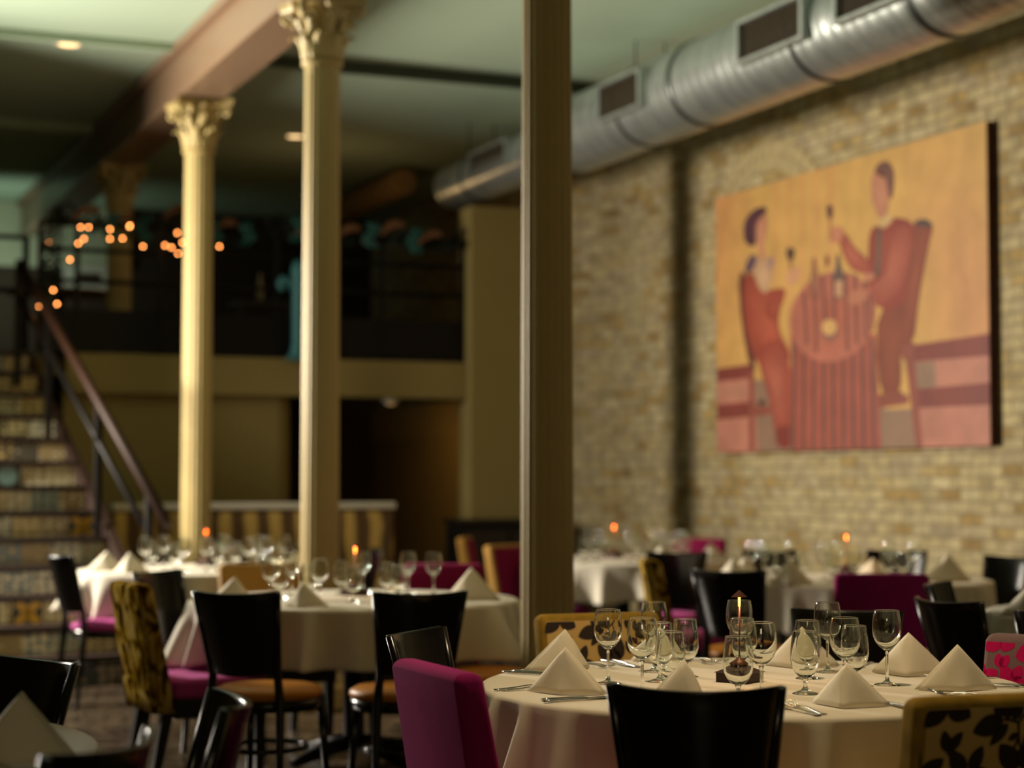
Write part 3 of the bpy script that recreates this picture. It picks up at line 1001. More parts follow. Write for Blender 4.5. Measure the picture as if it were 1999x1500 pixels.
# ------------------------------------------------------------------ mezzanine railing, garland and things up there
mr_ = empty('balcony_railing', (0, YM + 0.08, ZM))
tag(mr_, 'black metal balcony railing with horizontal bars along the upper level', 'railing')
X0, X1 = 2.25, 5.98
for h, r in ((1.08, 0.026), (0.86, 0.020), (0.60, 0.020)):
    s = MB(); s.tube([(X0, 0, h), (X1, 0, h)], r, 8); s.build('top_rail' if h > 1 else 'rail', M['iron'], mr_)
s = MB(); s.box(((X0 + X1) / 2, 0, 0.19), (X1 - X0, 0.02, 0.36)); s.build('kick_panel', M['iron'], mr_)
for x in (2.25, 2.55, 3.25, 4.25, 5.2, 5.96):
    s = MB(); s.box((x, 0, 0.54), (0.04, 0.04, 1.08)); s.build('post', M['iron'], mr_)
# left of the stair head
ml = empty('landing_railing', (0, YM + 0.55, ZM))
tag(ml, 'dark railing with square end post at the head of the stairs, far left', 'railing')
for h in (1.0, 0.55):
    s = MB(); s.tube([(0.6, 0, h), (2.22, 0, h)], 0.022, 8); s.build('rail', M['iron'], ml)
for x in (1.2, 2.2):
    s = MB(); s.box((x, 0, 0.5), (0.05, 0.05, 1.0)); s.build('post', M['iron'], ml)

gar = empty('garland', (0, YM + 0.02, ZM + 1.12))
tag(gar, 'dark fir garland with fairy lights and ribbons draped along the balcony rail', 'garland')
rnd = random.Random(3)
g = MB()


def swag(x): return 0.03 - 0.10 * abs(sin((x - 2.45) * pi / 0.9))


for i in range(900):
    x = 2.35 + (5.95 - 2.35) * rnd.random()
    c = Vector((x, rnd.uniform(-0.07, 0.05), swag(x) + rnd.uniform(-0.085, 0.085)))
    d = Vector((rnd.uniform(-1, 1), rnd.uniform(-1, 1), rnd.uniform(-1, 1))).normalized() * 0.05
    n_ = d.cross(Vector((rnd.random(), rnd.random(), 1))).normalized() * 0.012
    bi = len(g.v)
    g.v += [c - d, c + n_, c + d, c - n_]
    g.face((bi, bi + 1, bi + 2, bi + 3))
for i in range(260):          # falls down the stair newel
    t_ = rnd.random()
    c = Vector((2.36 - 0.12 * t_ + rnd.uniform(-0.07, 0.07), rnd.uniform(-0.10, 0.06) - 0.42 * t_, 0.02 - 0.78 * t_))
    d = Vector((rnd.uniform(-1, 1), rnd.uniform(-1, 1), rnd.uniform(-1, 1))).normalized() * 0.05
    n_ = d.cross(Vector((rnd.random(), rnd.random(), 1))).normalized() * 0.012
    bi = len(g.v)
    g.v += [c - d, c + n_, c + d, c - n_]
    g.face((bi, bi + 1, bi + 2, bi + 3))
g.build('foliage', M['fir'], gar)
bulbs = [(90, 470), (95, 487), (96, 510), (152, 442), (168, 442), (159, 465), (148, 474), (210, 446), (210, 465), (249, 439), (235, 464), (275, 480), (318, 478), (331, 482), (342, 453), (352, 472), (344, 494),
         (100, 566), (108, 593), (73, 598), (57, 561), (132, 506), (425, 480), (248, 441), (1440, 0)]
for (px, py) in bulbs[:-1]:
    # on the garland's own plane: near the railing
    u = (px - 999.5) / FPX
    k = (YM - 0.06) / (CY - SY * u)
    x = (CY * u + SY) * k
    z = CAMZ + (937 - py) / FPX * k
    dy = -0.09
    if py > 540:
        dy = -0.52; k2 = k * (YM - 0.49) / (YM - 0.06); x = (CY * u + SY) * k2; z = CAMZ + (937 - py) / FPX * k2
    s = MB(); s.ball((x, dy, z - (ZM + 1.12)), 0.0085, 8); s.build('fairy_light', M['fairy'], gar)
for i, x in enumerate((2.75, 3.02, 3.62, 3.9, 4.35, 4.62, 5.0, 5.4)):
    s = MB()
    for q in range(2):
        path = [(x + (0.02 + 0.05 * q) + 0.03 * sin(k * 1.3 + i), -0.10 - 0.02 * sin(k), swag(x) + 0.09 - 0.035 * k) for k in range(7)]
        b0 = len(s.v)
        for k, p in enumerate(path):
            s.v += [Vector(p) + Vector((-0.02, 0.01, 0)), Vector(p) + Vector((0.02, -0.01, 0.006))]
        for k in range(6): s.face((b0 + 2 * k, b0 + 2 * k + 1, b0 + 2 * k + 3, b0 + 2 * k + 2), 0, True)
    s.build('ribbon', M['ribbon'], gar)
for i, x in enumerate((2.6, 2.88, 3.35, 3.75, 4.5, 4.85, 5.25, 5.6)):
    s = MB()
    b0 = len(s.v)
    for k in range(9):
        t_ = k / 8
        s.v += [Vector((x - 0.12 + 0.22 * t_, -0.11, swag(x) - 0.03 + 0.08 * t_ + 0.03 * sin(t_ * pi))), Vector((x - 0.12 + 0.22 * t_, -0.09, swag(x) + 0.02 + 0.08 * t_ + 0.05 * sin(t_ * pi)))]
    for k in range(8): s.face((b0 + 2 * k, b0 + 2 * k + 1, b0 + 2 * k + 3, b0 + 2 * k + 2), 0, True)
    s.build('bow', M['bow'], gar)

# turquoise post at the balcony edge
tp = empty('turquoise_post', (4.40, YM - 0.055, ZM - 0.02))
tag(tp, 'turquoise ornamental post with a curled arm standing at the balcony edge', 'post')
s = MB(); s.box((0, 0, 0.02), (0.17, 0.09, 0.04)); s.lathe([(0.075, 0.04), (0.06, 0.09), (0.05, 0.14), (0.05, 0.60), (0.056, 0.66), (0.05, 0.70), (0.062, 0.76), (0.05, 0.82), (0.03, 0.86)], 20); s.build('shaft', M['teal'], tp)
s = MB(); s.tube([(-0.03, 0, 0.60), (-0.10, 0, 0.68), (-0.14, 0, 0.70), (-0.165, 0, 0.66), (-0.15, 0, 0.61), (-0.12, 0, 0.61)], [0.03, 0.032, 0.03, 0.028, 0.026, 0.02], 10); s.build('curled_arm', M['teal'], tp)

# framed picture and a laid table upstairs
p = W(170, 21.2)
fp = empty('framed_picture', (3.68, 21.78, 3.60))
tag(fp, 'white framed picture hanging on the far wall of the upper level', 'picture')
s = MB(); s.box((0, 0, 0.0), (0.52, 0.03, 0.36)); s.build('mount', M['white'], fp)
s = MB(); s.box((0.02, -0.02, 0.03), (0.30, 0.012, 0.14)); s.build('print', M['darkwall'], fp)
mt = empty('balcony_table', (2.75, 17.7, ZM))
tag(mt, 'small laid table behind the balcony railing with pale cloth', 'table')
s = MB(); s.lathe([(0.5, 0.70), (0.5, 0.72)], 32); s.build('tabletop', M['ochre'], mt)
s = MB(); s.lathe([(0.25, 0), (0.25, 0.02), (0.04, 0.05), (0.04, 0.70)], 20); s.build('pedestal', M['iron'], mt)
pl = MB(); pl.lathe([(0.07, 0), (0.13, 0.018), (0.128, 0.022), (0.06, 0.008), (0.001, 0.008)], 24)
o = pl.build('plate', M['ochre'], None, loc=(2.60, 17.5, ZM + 0.72)); tag(o, 'pale plate on the laid table behind the balcony railing', 'plate')
o = MB(); o.lathe([(0.03, 0), (0.032, 0.14), (0.012, 0.2), (0.012, 0.27)], 16); o = o.build('bottle', M['stone'], None, loc=W(505, 17.0, ZM))
bx = o.location.copy()
ct = empty('service_table', (bx.x, bx.y, ZM))
tag(ct, 'dark service table behind the balcony railing left of the turquoise post', 'table')
s = MB(); s.box((0, 0, 0.56), (0.5, 0.4, 0.04)); s.build('tabletop', M['dark_wood'], ct)
for sx in (-1, 1):
    for sy in (-1, 1):
        s = MB(); s.box((sx * 0.22, sy * 0.17, 0.27), (0.04, 0.04, 0.54)); s.build('leg', M['dark_wood'], ct)
o.location.z = ZM + 0.58
tag(o, 'pale bottle standing on the service table behind the balcony railing', 'bottle')

# ------------------------------------------------------------------ banquette and console at the back
bq = empty('banquette', (3.62, 14.35, 0))
tag(bq, 'long banquette with brown and gold striped back behind the tables', 'bench')
bx0, bx1 = -0.98, 1.28
s = MB(); s.box(((bx0 + bx1) / 2, 0, 0.69), (bx1 - bx0, 0.14, 0.74)); bevel(s.build('backrest', M['stripe'], bq), 0.03, 3)
s = MB(); s.box(((bx0 + bx1) / 2, 0, 1.09), (bx1 - bx0 + 0.02, 0.17, 0.055)); bevel(s.build('top_rail', M['stone'], bq), 0.012)
s = MB(); s.box(((bx0 + bx1) / 2, -0.28, 0.40), (bx1 - bx0, 0.50, 0.14)); bevel(s.build('seat', M['stripe'], bq), 0.03, 3)
s = MB(); s.box(((bx0 + bx1) / 2, -0.2, 0.16), (bx1 - bx0 - 0.04, 0.54, 0.32)); s.build('plinth', M['dark_wood'], bq)
cs = empty('console_cabinet', (6.02, YM - 0.34, 0))
tag(cs, 'black console cabinet standing against the pier behind the gold chairs', 'cabinet')
s = MB(); s.box((0.15, 0, 0.47), (0.90, 0.36, 0.90)); s.build('body', M['iron'], cs)
s = MB(); s.box((0.15, 0, 0.94), (0.96, 0.40, 0.04)); bevel(s.build('top', M['dark_wood'], cs), 0.006)
for sx in (-0.07, 0.37):
    s = MB(); s.box((sx, -0.187, 0.46), (0.41, 0.016, 0.80)); d_ = s.build('door', M['dark_wood'], cs)
    s = MB(); s.ball((sx + (0.15 if sx < 0.1 else -0.15), -0.205, 0.5), 0.014, 10); s.build('knob', M['steel'], d_)


# ------------------------------------------------------------------ chairs
def make_lacquer_chair(seat_mat):
    """black lacquered dining chair: curved flared back panel, round seat, bentwood hoop"""
    t = empty('lacquer_chair')
    z0, z1 = 0.535, 0.862

    def back(s, k, off):
        w = 0.132 + 0.043 * k
        y = -0.205 - 0.085 * k - 0.055 * (1 - s * s) - off
        z = z0 + (z1 - z0) * k + 0.010 * k * s * s + 0.006 * (1 - k) * s * s
        return Vector((s * w, y, z))
    p = MB()
    ns, nk = 16, 8
    for off, flip in ((0.0, False), (0.016, True)):
        bi = len(p.v)
        for k in range(nk + 1):
            for s in range(ns + 1):
                p.v.append(back(-1 + 2 * s / ns, k / nk, off))
        for k in range(nk):
            for s in range(ns):
                a = bi + k * (ns + 1) + s
                q = (a, a + 1, a + ns + 2, a + ns + 1)
                p.face(q[::-1] if flip else q, 0, True)
    T = (nk + 1) * (ns + 1)
    for s in range(ns):
        p.face((s, s + T, s + 1 + T, s + 1)); a = nk * (ns + 1) + s
        p.face((a, a + 1, a + 1 + T, a + T))
    for k in range(nk):
        a = k * (ns + 1); p.face((a, a + ns + 1, a + ns + 1 + T, a + T)); a += ns
        p.face((a, a + T, a + T + ns + 1, a + ns + 1))
    bevel(p.build('backrest', M['lacquer'], t), 0.005, 2)
    for sx in (-1, 1):
        l = MB()
        l.tube([(sx * 0.165, -0.255, 0), (sx * 0.158, -0.225, 0.22), (sx * 0.148, -0.203, 0.44), (sx * 0.139, -0.208, 0.54), (sx * 0.158, -0.250, 0.70), (sx * 0.180, -0.294, 0.868)], [0.014, 0.016, 0.019, 0.017, 0.014, 0.011], 10)
        l.build('leg', M['lacquer'], t)
        l = MB()
        l.tube([(sx * 0.175, 0.20, 0), (sx * 0.168, 0.185, 0.2), (sx * 0.155, 0.165, 0.43)], [0.012, 0.016, 0.020], 10)
        l.build('leg', M['lacquer'], t)
    s = MB()

    def ring(r, z): return [Vector((r * cos(2 * pi * j / 40) * 0.98, r * sin(2 * pi * j / 40) * (1.0 if sin(2 * pi * j / 40) > 0 else 0.94), z)) for j in range(40)]
    s.rings([ring(0.212, 0.432), ring(0.222, 0.445), ring(0.218, 0.462), ring(0.19, 0.478), ring(0.12, 0.486), ring(0.02, 0.488)])
    s.build('seat', seat_mat, t)
    s = MB(); s.rings([ring(0.185, 0.385), ring(0.212, 0.388), ring(0.216, 0.43), ring(0.20, 0.434)])
    s.build('seat_frame', M['lacquer'], t)
    s = MB(); s.tube([(0.158 * cos(2 * pi * j / 36), 0.17 * sin(2 * pi * j / 36) - 0.012, 0.235) for j in range(36)], 0.0105, 8, closed=True)
    s.build('hoop_stretcher', M['lacquer'], t)
    return t


def leaf_shape(base, tip, wd, n=9):
    base, tip = Vector(base), Vector(tip)
    d = tip - base
    L = d.length
    d.normalize()
    nrm = Vector((-d.y, d.x))
    side = []
    for i in range(n + 1):
        t = i / n
        side.append((t, wd / 2 * (sin(pi * t ** 0.85) ** 0.75 if 0 < t < 1 else 0)))
    return [base + d * L * t + nrm * w for t, w in side] + [base + d * L * t - nrm * w for t, w in side[-2:0:-1]]


# leaf design in metres: x from the left edge of the back, y down from the top (drawn from the near chair)
LS = 0.0001585
_leaves = [((700, 125), (370, 440), 250), ((700, 150), (1050, 330), 290), ((1540, 380), (1085, 530), 270), ((1610, 430), (1350, 720), 150), ((1490, 400), (1400, 70), 130), ((1620, 380), (1500, 80), 150),
           ((1700, 400), (1760, 70), 190), ((740, 780), (665, 480), 160), ((740, 770), (945, 508), 150), ((1010, 1080), (780, 745), 230), ((1085, 1050), (1250, 705), 190), ((225, 1110), (265, 640), 230),
           ((330, 1120), (695, 850), 230), ((1790, 1050), (1500, 700), 270), ((1990, 1010), (1930, 490), 240), ((1760, 570), (1618, 662), 90), ((1960, 1050), (1770, 785), 190), ((1000, 1110), (1420, 1080), 220),
           ((2300, 430), (2160, 130), 200), ((2300, 430), (2600, 300), 210), ((2330, 470), (2560, 700), 200), ((2300, 900), (2130, 640), 190), ((2320, 930), (2580, 960), 230), ((400, 1500), (640, 1260), 230),
           ((900, 1640), (760, 1330), 220), ((930, 1640), (1190, 1420), 230), ((1500, 1700), (1330, 1330), 240), ((1530, 1700), (1800, 1400), 240), ((300, 1950), (420, 1620), 210), ((2000, 1700), (2240, 1330), 240),
           ((2420, 1750), (2560, 1380), 230), ((600, 2200), (800, 1850), 240), ((1200, 2250), (1060, 1880), 230), ((1230, 2250), (1500, 1980), 230), ((1900, 2300), (1800, 1900), 230), ((1930, 2300), (2250, 2050), 240),
           ((350, 2700), (560, 2380), 240), ((1000, 2800), (900, 2420), 240), ((1030, 2800), (1350, 2500), 240), ((1800, 2850), (1650, 2480), 240), ((1830, 2850), (2200, 2600), 240), ((2400, 2500), (2600, 2200), 220)]
_stems = [[(2000, 120), (1890, 280), (1765, 420), (1770, 560), (1790, 680), (1830, 800)], [(1900, 270), (1915, 400), (1935, 500)], [(1540, 380), (1640, 390), (1765, 430)], [(730, 770), (850, 900), (1010, 1090), (1030, 1250)],
          [(1690, 800), (1740, 720), (1765, 640)], [(1085, 1040), (1010, 1110)], [(2300, 430), (2310, 700), (2300, 930)], [(900, 1640), (920, 1900)], [(1500, 1700), (1500, 1960)]]


def make_upholstered_chair(kind):
    """slip-covered parsons chair with tall padded back"""
    t = empty('upholstered_chair')
    if kind == 'leaf': outer, side, inner, seat = M['tan'], M['piping'], M['tan'], M['tan']
    elif kind == 'ikat': outer, side, inner, seat = M['ikat'], M['ikat'], M['magenta'], M['magenta']
    elif kind == 'plum': outer, side, inner, seat = M['plum'], M['plum'], M['plum'], M['plum']
    elif kind == 'crimson': outer, side, inner, seat = M['crimson'], M['crimson'], M['crimson'], M['crimson']
    elif kind == 'gold': outer, side, inner, seat = M['ochre'], M['ochre'], M['crimson'], M['magenta']
    elif kind == 'ochre': outer, side, inner, seat = M['ochre'], M['ochre'], M['ochre'], M['ochre']
    elif kind == 'rose': outer, side, inner, seat = M['mauve'], M['mauve'], M['mauve'], M['mauve']
    Z0, Z1 = 0.32, 0.862

    def yc(k): return -0.215 - 0.095 * k

    def hh(k): return 0.050 - 0.014 * k

    def ww(k): return 0.212 + 0.006 * k
    b = MB()
    rings = []
    m = 6
    rc = 0.022
    lv = [(i / 10, 1.0, 0.0) for i in range(11)]
    # rounded top
    levels = [(k, 0.0, Z0 + (Z1 - 0.02 - Z0) * k) for k in [i / 8 for i in range(9)]] + [(1.0, 0.006, Z1 - 0.008), (1.0, 0.014, Z1 - 0.002), (1.0, 0.024, Z1)]
    for k, ins, z in levels:
        w, h, y0 = ww(k) - ins, hh(k) - ins * 0.9, yc(k)
        ring = []
        r = min(rc, h * 0.9)
        for cx, cy, a0 in ((1, 1, 0), (-1, 1, 90), (-1, -1, 180), (1, -1, 270)):
            for i in range(m):
                a = radians(a0 + 90 * i / (m - 1))
                ring.append(Vector((cx * (w - r) + r * cos(a), y0 + cy * (h - r) + r * sin(a), z)))
        rings.append(ring)
    n = len(rings[0])
    bi = len(b.v)
    for r in rings: b.v.extend(r)
    for i in range(len(rings) - 1):
        for j in range(n):
            k = (j + 1) % n
            # material: 0 outer, 1 side, 2 inner
            mid = (b.v[bi + i * n + j] + b.v[bi + i * n + k]) / 2
            dx = abs((b.v[bi + i * n + j] - b.v[bi + i * n + k]).x)
            mat = 1
            if dx > 0.1: mat = 2 if mid.y > yc(0.5 if i > 8 else i / 8) else 0
            if i >= 8: mat = 1
            b.face((bi + i * n + j, bi + i * n + k, bi + (i + 1) * n + k, bi + (i + 1) * n + j), mat, True)
    b.face([bi + j for j in range(n)][::-1], 1)
    b.face([bi + (len(rings) - 1) * n + j for j in range(n)], 1, True)

    def onback(x, y, outerface, lift=0.0009):
        """x metres from the left edge as one looks at that face, y metres below the top"""
        z = Z1 - 0.004 - y * 0.985
        k = (z - Z0) / (Z1 - 0.02 - Z0)
        w = ww(min(1, k))
        xx = x - w
        lim = w - 0.010
        xx = max(-lim, min(lim, xx))
        if outerface: return Vector((xx, yc(k) - hh(min(k, 1.05)) - lift, z))
        return Vector((-xx, yc(k) + hh(min(k, 1.05)) + lift, z))
    if kind in ('leaf', 'rose'):
        sc, fat = (LS, 1.08) if kind == 'leaf' else (LS * 0.82, 1.5)
        copies = [(0, 0)] if kind == 'leaf' else [(0, 0), (150, 2750)]
        for face_ in (True, False):
            for ox, oy in copies:
                for (ba, ti, wd) in _leaves:
                    q = leaf_shape(((ba[0] - 270 + ox) * sc, (ba[1] - 100 + oy) * sc), ((ti[0] - 270 + ox) * sc, (ti[1] - 100 + oy) * sc), wd * sc * fat)
                    if max(p.y for p in q) > 0.53: continue
                    q = [Vector((p.x, max(0.018, p.y))) for p in q]
                    bi = len(b.v)
                    b.v.extend(onback(p.x, p.y, face_) for p in q)
                    b.face(range(bi, bi + len(q)), 3)
                for pts_ in _stems:
                    for a, c in zip(pts_[:-1], pts_[1:]):
                        a = Vector(((a[0] - 270 + ox) * sc, max(0.018, (a[1] - 100 + oy) * sc))); c = Vector(((c[0] - 270 + ox) * sc, max(0.018, (c[1] - 100 + oy) * sc)))
                        if max(a.y, c.y) > 0.53: continue
                        nn = Vector((-(c - a).y, (c - a).x)).normalized() * 0.0032
                        q = [a + nn, c + nn, c - nn, a - nn]
                        bi = len(b.v)
                        b.v.extend(onback(p.x, p.y, face_, 0.0008) for p in q)
                        b.face(range(bi, bi + 4), 3)
    pat = M['leafbrown'] if kind == 'leaf' else M['rose']
    b.build('backrest', [outer, side, inner, pat], t)
    s = MB(); s.box((0, 0.03, 0.418), (0.44, 0.42, 0.085)); bevel(s.build('seat', seat, t), 0.022, 3)
    s = MB(); s.box((0, 0.03, 0.335), (0.43, 0.41, 0.085)); bevel(s.build('apron', M['dark_wood'], t), 0.006)
    for sx in (-1, 1):
        l = MB(); l.box((sx * 0.185, 0.205, 0.15), (0.048, 0.048, 0.30), taper=0.62); l.build('leg', M['dark_wood'], t)
        l = MB()
        l.rings([[Vector((sx * 0.175 + dx * q, yy + dy * q, z)) for dx, dy in ((-1, -1), (1, -1), (1, 1), (-1, 1))] for q, yy, z in ((0.016, -0.26, 0.0), (0.024, -0.20, 0.325))], smooth=False)
        l.build('leg', M['dark_wood'], t)
    return t


def chair(key, px, d, phi, label, group=None, seat_off=None):
    """px, d: middle of the top of the back; phi: facing"""
    if key.startswith('A'):
        c = instance(key, lambda: make_lacquer_chair(M['orange'] if key == 'A_orange' else M['magenta']))
        off = 0.315
    else:
        c = instance(key, lambda: make_upholstered_chair(key))
        off = 0.31
    p = W(px, d)
    rz_ = head(phi)
    c.rotation_euler = (0, 0, rz_)
    c.location = p + Vector((-sin(rz_), cos(rz_), 0)) * off
    tag(c, label, 'chair')
    if group: c['group'] = group
    return c


G_A = 'black lacquered dining chairs'
G_B = 'upholstered dining chairs'
# round the front table
chair('A_orange', 1353, 3.92, 10, 'black chair back nearest the camera, before the middle of the front table', G_A)
chair('leaf', 1948, 3.84, -19, 'gold chair with brown leaf pattern at the bottom right corner', G_B)
chair('plum', 852, 4.42, 66, 'plum velvet chair at the left of the front table', G_B)
chair('A_orange', 802, 5.34, 112, 'black chair just behind the plum velvet chair', G_A)
chair('leaf', 1166, 6.15, 160, 'leaf patterned chair at the back of the front table, below the nearest column', G_B)
chair('A_orange', 1652, 6.22, 203, 'black chair at the back of the front table, behind the right-hand glasses', G_A)
chair('rose', 2062, 5.22, 224, 'mauve chair with raised rose pink leaf pattern at the right edge', G_B)
# bottom left table
chair('A_orange', 76, 4.52, 219, 'black chair behind the napkin in the bottom left corner', G_A)
chair('A_orange', 226, 3.10, -75, 'black curved chair back cut off by the bottom edge, lower left', G_A)
chair('A_orange', 452, 3.71, -103, 'glossy black curved chair back seen edge on, lower left', G_A)
# middle table
chair('A_orange', 458, 7.22, 18, 'black chair with orange seat, left one before the middle table', G_A)
chair('A_orange', 824, 7.20, -16, 'black chair with orange seat, right one before the middle table', G_A)
chair('A_magenta', 303, 8.86, 116, 'black chair with magenta seat behind the gold ikat chair', G_A)
chair('ikat', 258, 8.0, 62, 'gold and brown ikat chair with magenta seat at the left', G_B)
chair('A_orange', 1090, 8.14, -90, 'black chair with orange seat mostly hidden behind the nearest column', G_A)
chair('crimson', 868, 9.78, 198, 'dark crimson chair on the far side of the middle table', G_B)
chair('ochre', 507, 9.75, 152, 'brown ochre chair on the far side of the middle table', G_B)
# left table by the stairs
chair('A_magenta', 114, 10.75, 55, 'black chair with magenta seat beside the tiled stairs', G_A)
chair('A_orange', 737, 11.75, -92, 'black chair back seen edge on between the middle table glasses', G_A)
# far table beside the nearest column
chair('A_magenta', 1322, 11.2, -6, 'black chair before the far table, right of the nearest column', G_A)
chair('crimson', 1365, 13.95, 215, 'crimson chair against the brick wall behind the far table', G_B)
chair('gold', 986, 12.65, 124, 'gold chair with crimson front just left of the nearest column', G_B)
chair('gold', 908, 14.4, 97, 'gold chair seen edge on before the dark passage', G_B)
# right table under the painting
chair('plum', 1718, 8.7, 6, 'dark plum chair with broad back before the right-hand table', G_B)
chair('A_orange', 1417, 8.95, 26, 'black chair with orange seat left of the lamp on the front table', G_A)
chair('ikat', 1268, 10.3, 86, 'gold ikat chair seen from its side near the nearest column', G_B)
chair('A_orange', 1750, 11.45, 204, 'black chair behind the right-hand table, below the painting', G_A)
chair('A_orange', 1498, 11.5, 161, 'black chair behind the left end of the right-hand table', G_A)
chair('A_orange', 1978, 10.55, 228, 'glossy black chair at the right edge before the brick wall', G_A)
# table cut off at the right edge
chair('A_orange', 1838, 6.74, 64, 'black curved chair behind the napkins at the right of the front table', G_A)
chair('A_orange', 1822, 7.82, 115, 'black chair peeping out above another curved black chair at right', G_A)
chair('A_orange', 2082, 6.1, 30, 'black chair rim at the right edge above the rose pink chair', G_A)

# ------------------------------------------------------------------ tables and cloths
TZ = 0.745


def make_table(R):
    t = empty('round_table')
    s = MB(); s.lathe([(R - 0.02, TZ - 0.035), (R - 0.004, TZ - 0.03), (R - 0.004, TZ - 0.012), (R - 0.012, TZ - 0.004)], 64); s.build('tabletop', M['dark_wood'], t)
    s = MB(); s.lathe([(0.06, 0.05), (0.05, 0.12), (0.045, 0.62), (0.07, 0.70), (0.16, TZ - 0.035)], 24); s.build('pedestal', M['iron'], t)
    for k in range(4):
        a = k * pi / 2 + 0.4
        e = Vector((cos(a), sin(a), 0))
        s = MB(); s.tube([e * 0.02 + Vector((0, 0, 0.09)), e * 0.20 + Vector((0, 0, 0.06)), e * 0.36 + Vector((0, 0, 0.022))], [0.04, 0.032, 0.02], 10); s.build('foot', M['iron'], t)
    return t


def make_cloth(R, drop, seed, strong=()):
    """round linen cloth with soft folds; strong: camera-frame angles of deeper folds"""
    rn = random.Random(seed)
    nA = 420
    folds = []
    k = 0.0
    a = rn.random()
    while a < 2 * pi - 0.25:
        folds.append((a, rn.uniform(0.05, 0.10), rn.uniform(0.3, 1.25)))
        a += rn.uniform(0.20, 0.48)
    for f in strong: folds.append(f)
    pleats = []
    a = 0.0
    while a < 2 * pi - 0.1:
        pleats.append((a, rn.uniform(0.014, 0.03), rn.uniform(-0.35, 0.6), rn.uniform(0.3, 1.0)))
        a += rn.uniform(0.07, 0.2)
    hem = [(rn.randint(3, 9), rn.random() * 6.3, rn.uniform(0.004, 0.012)) for _ in range(4)]
    b = MB()
    rows = []
    for rr in (0.02, 0.25, 0.5, 0.75, 0.9, 0.97): rows.append(('t', rr))
    for q in range(1, 5): rows.append(('e', q / 4))
    K = 14
    for q in range(1, K + 1): rows.append(('s', q / K))
    rings = []
    er = 0.012
    for kind, v in rows:
        ring = []
        for j in range(nA):
            th = 2 * pi * j / nA
            amp = 0.0
            for a, w, h in folds:
                dlt = (th - a + pi) % (2 * pi) - pi
                if abs(dlt) < 4 * w: amp += h * math.exp(-(dlt / w) ** 2)
            pl_ = 0.0
            for a, w, h, reach in pleats:
                dlt = (th - a + pi) % (2 * pi) - pi
                if abs(dlt) < 4 * w: pl_ += h * math.exp(-(dlt / w) ** 2) * (1.0 if kind != 's' else max(0.0, 1.0 - v / (reach + 0.3)))
            if kind == 't':
                rr = (R - er) * v
                z = TZ + (0.0015 * amp + 0.0012 * pl_) * max(0, v - 0.85) * 6
            elif kind == 'e':
                rr = R - er + er * sin(v * pi / 2) + 0.004 * amp * v
                z = TZ - er + er * cos(v * pi / 2)
            else:
                hm = sum(h * sin(n * th + p) for n, p, h in hem)
                rr = R + 0.004 * amp + v ** 1.0 * (0.085 * amp - 0.016) + 0.013 * pl_ * min(1.0, v * 4) + 0.004 * v * sin(23 * th)
                z = TZ - er - (drop - er + hm) * v
            ring.append(Vector((rr * cos(th), rr * sin(th), z)))
        rings.append(ring)
    b.rings(rings, cap1=False)
    o = b.build('tablecloth', M['cloth'])
    m = o.modifiers.new('thickness', 'SOLIDIFY'); m.thickness = 0.0016; m.offset = 1.0
    return o


def cam_ang(right, fwd):
    """world angle of a camera-frame direction"""
    x = CY * right + SY * fwd; y = -SY * right + CY * fwd
    return atan2(y, x)


tables = {
    'front': (1462, 5.10, 0.735, 0.29, 'front table'),
    'middle': (693, 8.70, 0.765, 0.25, 'middle table'),
    'left': (393, 11.6, 0.745, 0.25, 'left table by the stairs'),
    'far': (1216, 13.0, 0.745, 0.25, 'far table by the nearest column'),
    'right': (1668, 10.4, 0.745, 0.25, 'right-hand table under the painting'),
    'edge': (2275, 7.8, 0.745, 0.25, 'table cut off at the right edge'),
    'corner': (-592, 3.75, 0.80, 0.25, 'table in the bottom left corner'),
}
TC = {}
for i, (k, (px, d, R, drop, nm)) in enumerate(tables.items()):
    p = W(px, d)
    TC[k] = p
    t = instance('table_%.3f' % R, lambda: make_table(R))
    t.location = p
    tag(t, 'round pedestal table under the cloth of the ' + nm, 'table', 'round dining tables')
    strong = ()
    if k == 'front':
        strong = [(cam_ang(-0.93, -0.36), 0.035, 1.5), (cam_ang(-0.99, 0.05), 0.04, 1.2), (cam_ang(-0.84, -0.55), 0.035, 1.3), (cam_ang(-0.99, -0.16), 0.03, 1.2), (cam_ang(-0.7, -0.72), 0.05, 0.9)]
    if k == 'middle':
        strong = [(cam_ang(-0.9, -0.35), 0.08, 1.5), (cam_ang(0.85, -0.5), 0.08, 1.4), (cam_ang(0.97, -0.1), 0.1, 1.5)]
    if k == 'left':
        strong = [(cam_ang(-0.97, -0.2), 0.07, 1.7), (cam_ang(-0.8, -0.6), 0.07, 1.4)]
    c = make_cloth(R, drop, 20 + i, strong)
    c.location = p
    c.rotation_euler = (0, 0, 0)
    tag(c, 'white linen cloth draped over the ' + nm, 'tablecloth')
    c['group'] = 'white tablecloths'

TOPZ = TZ + 0.002


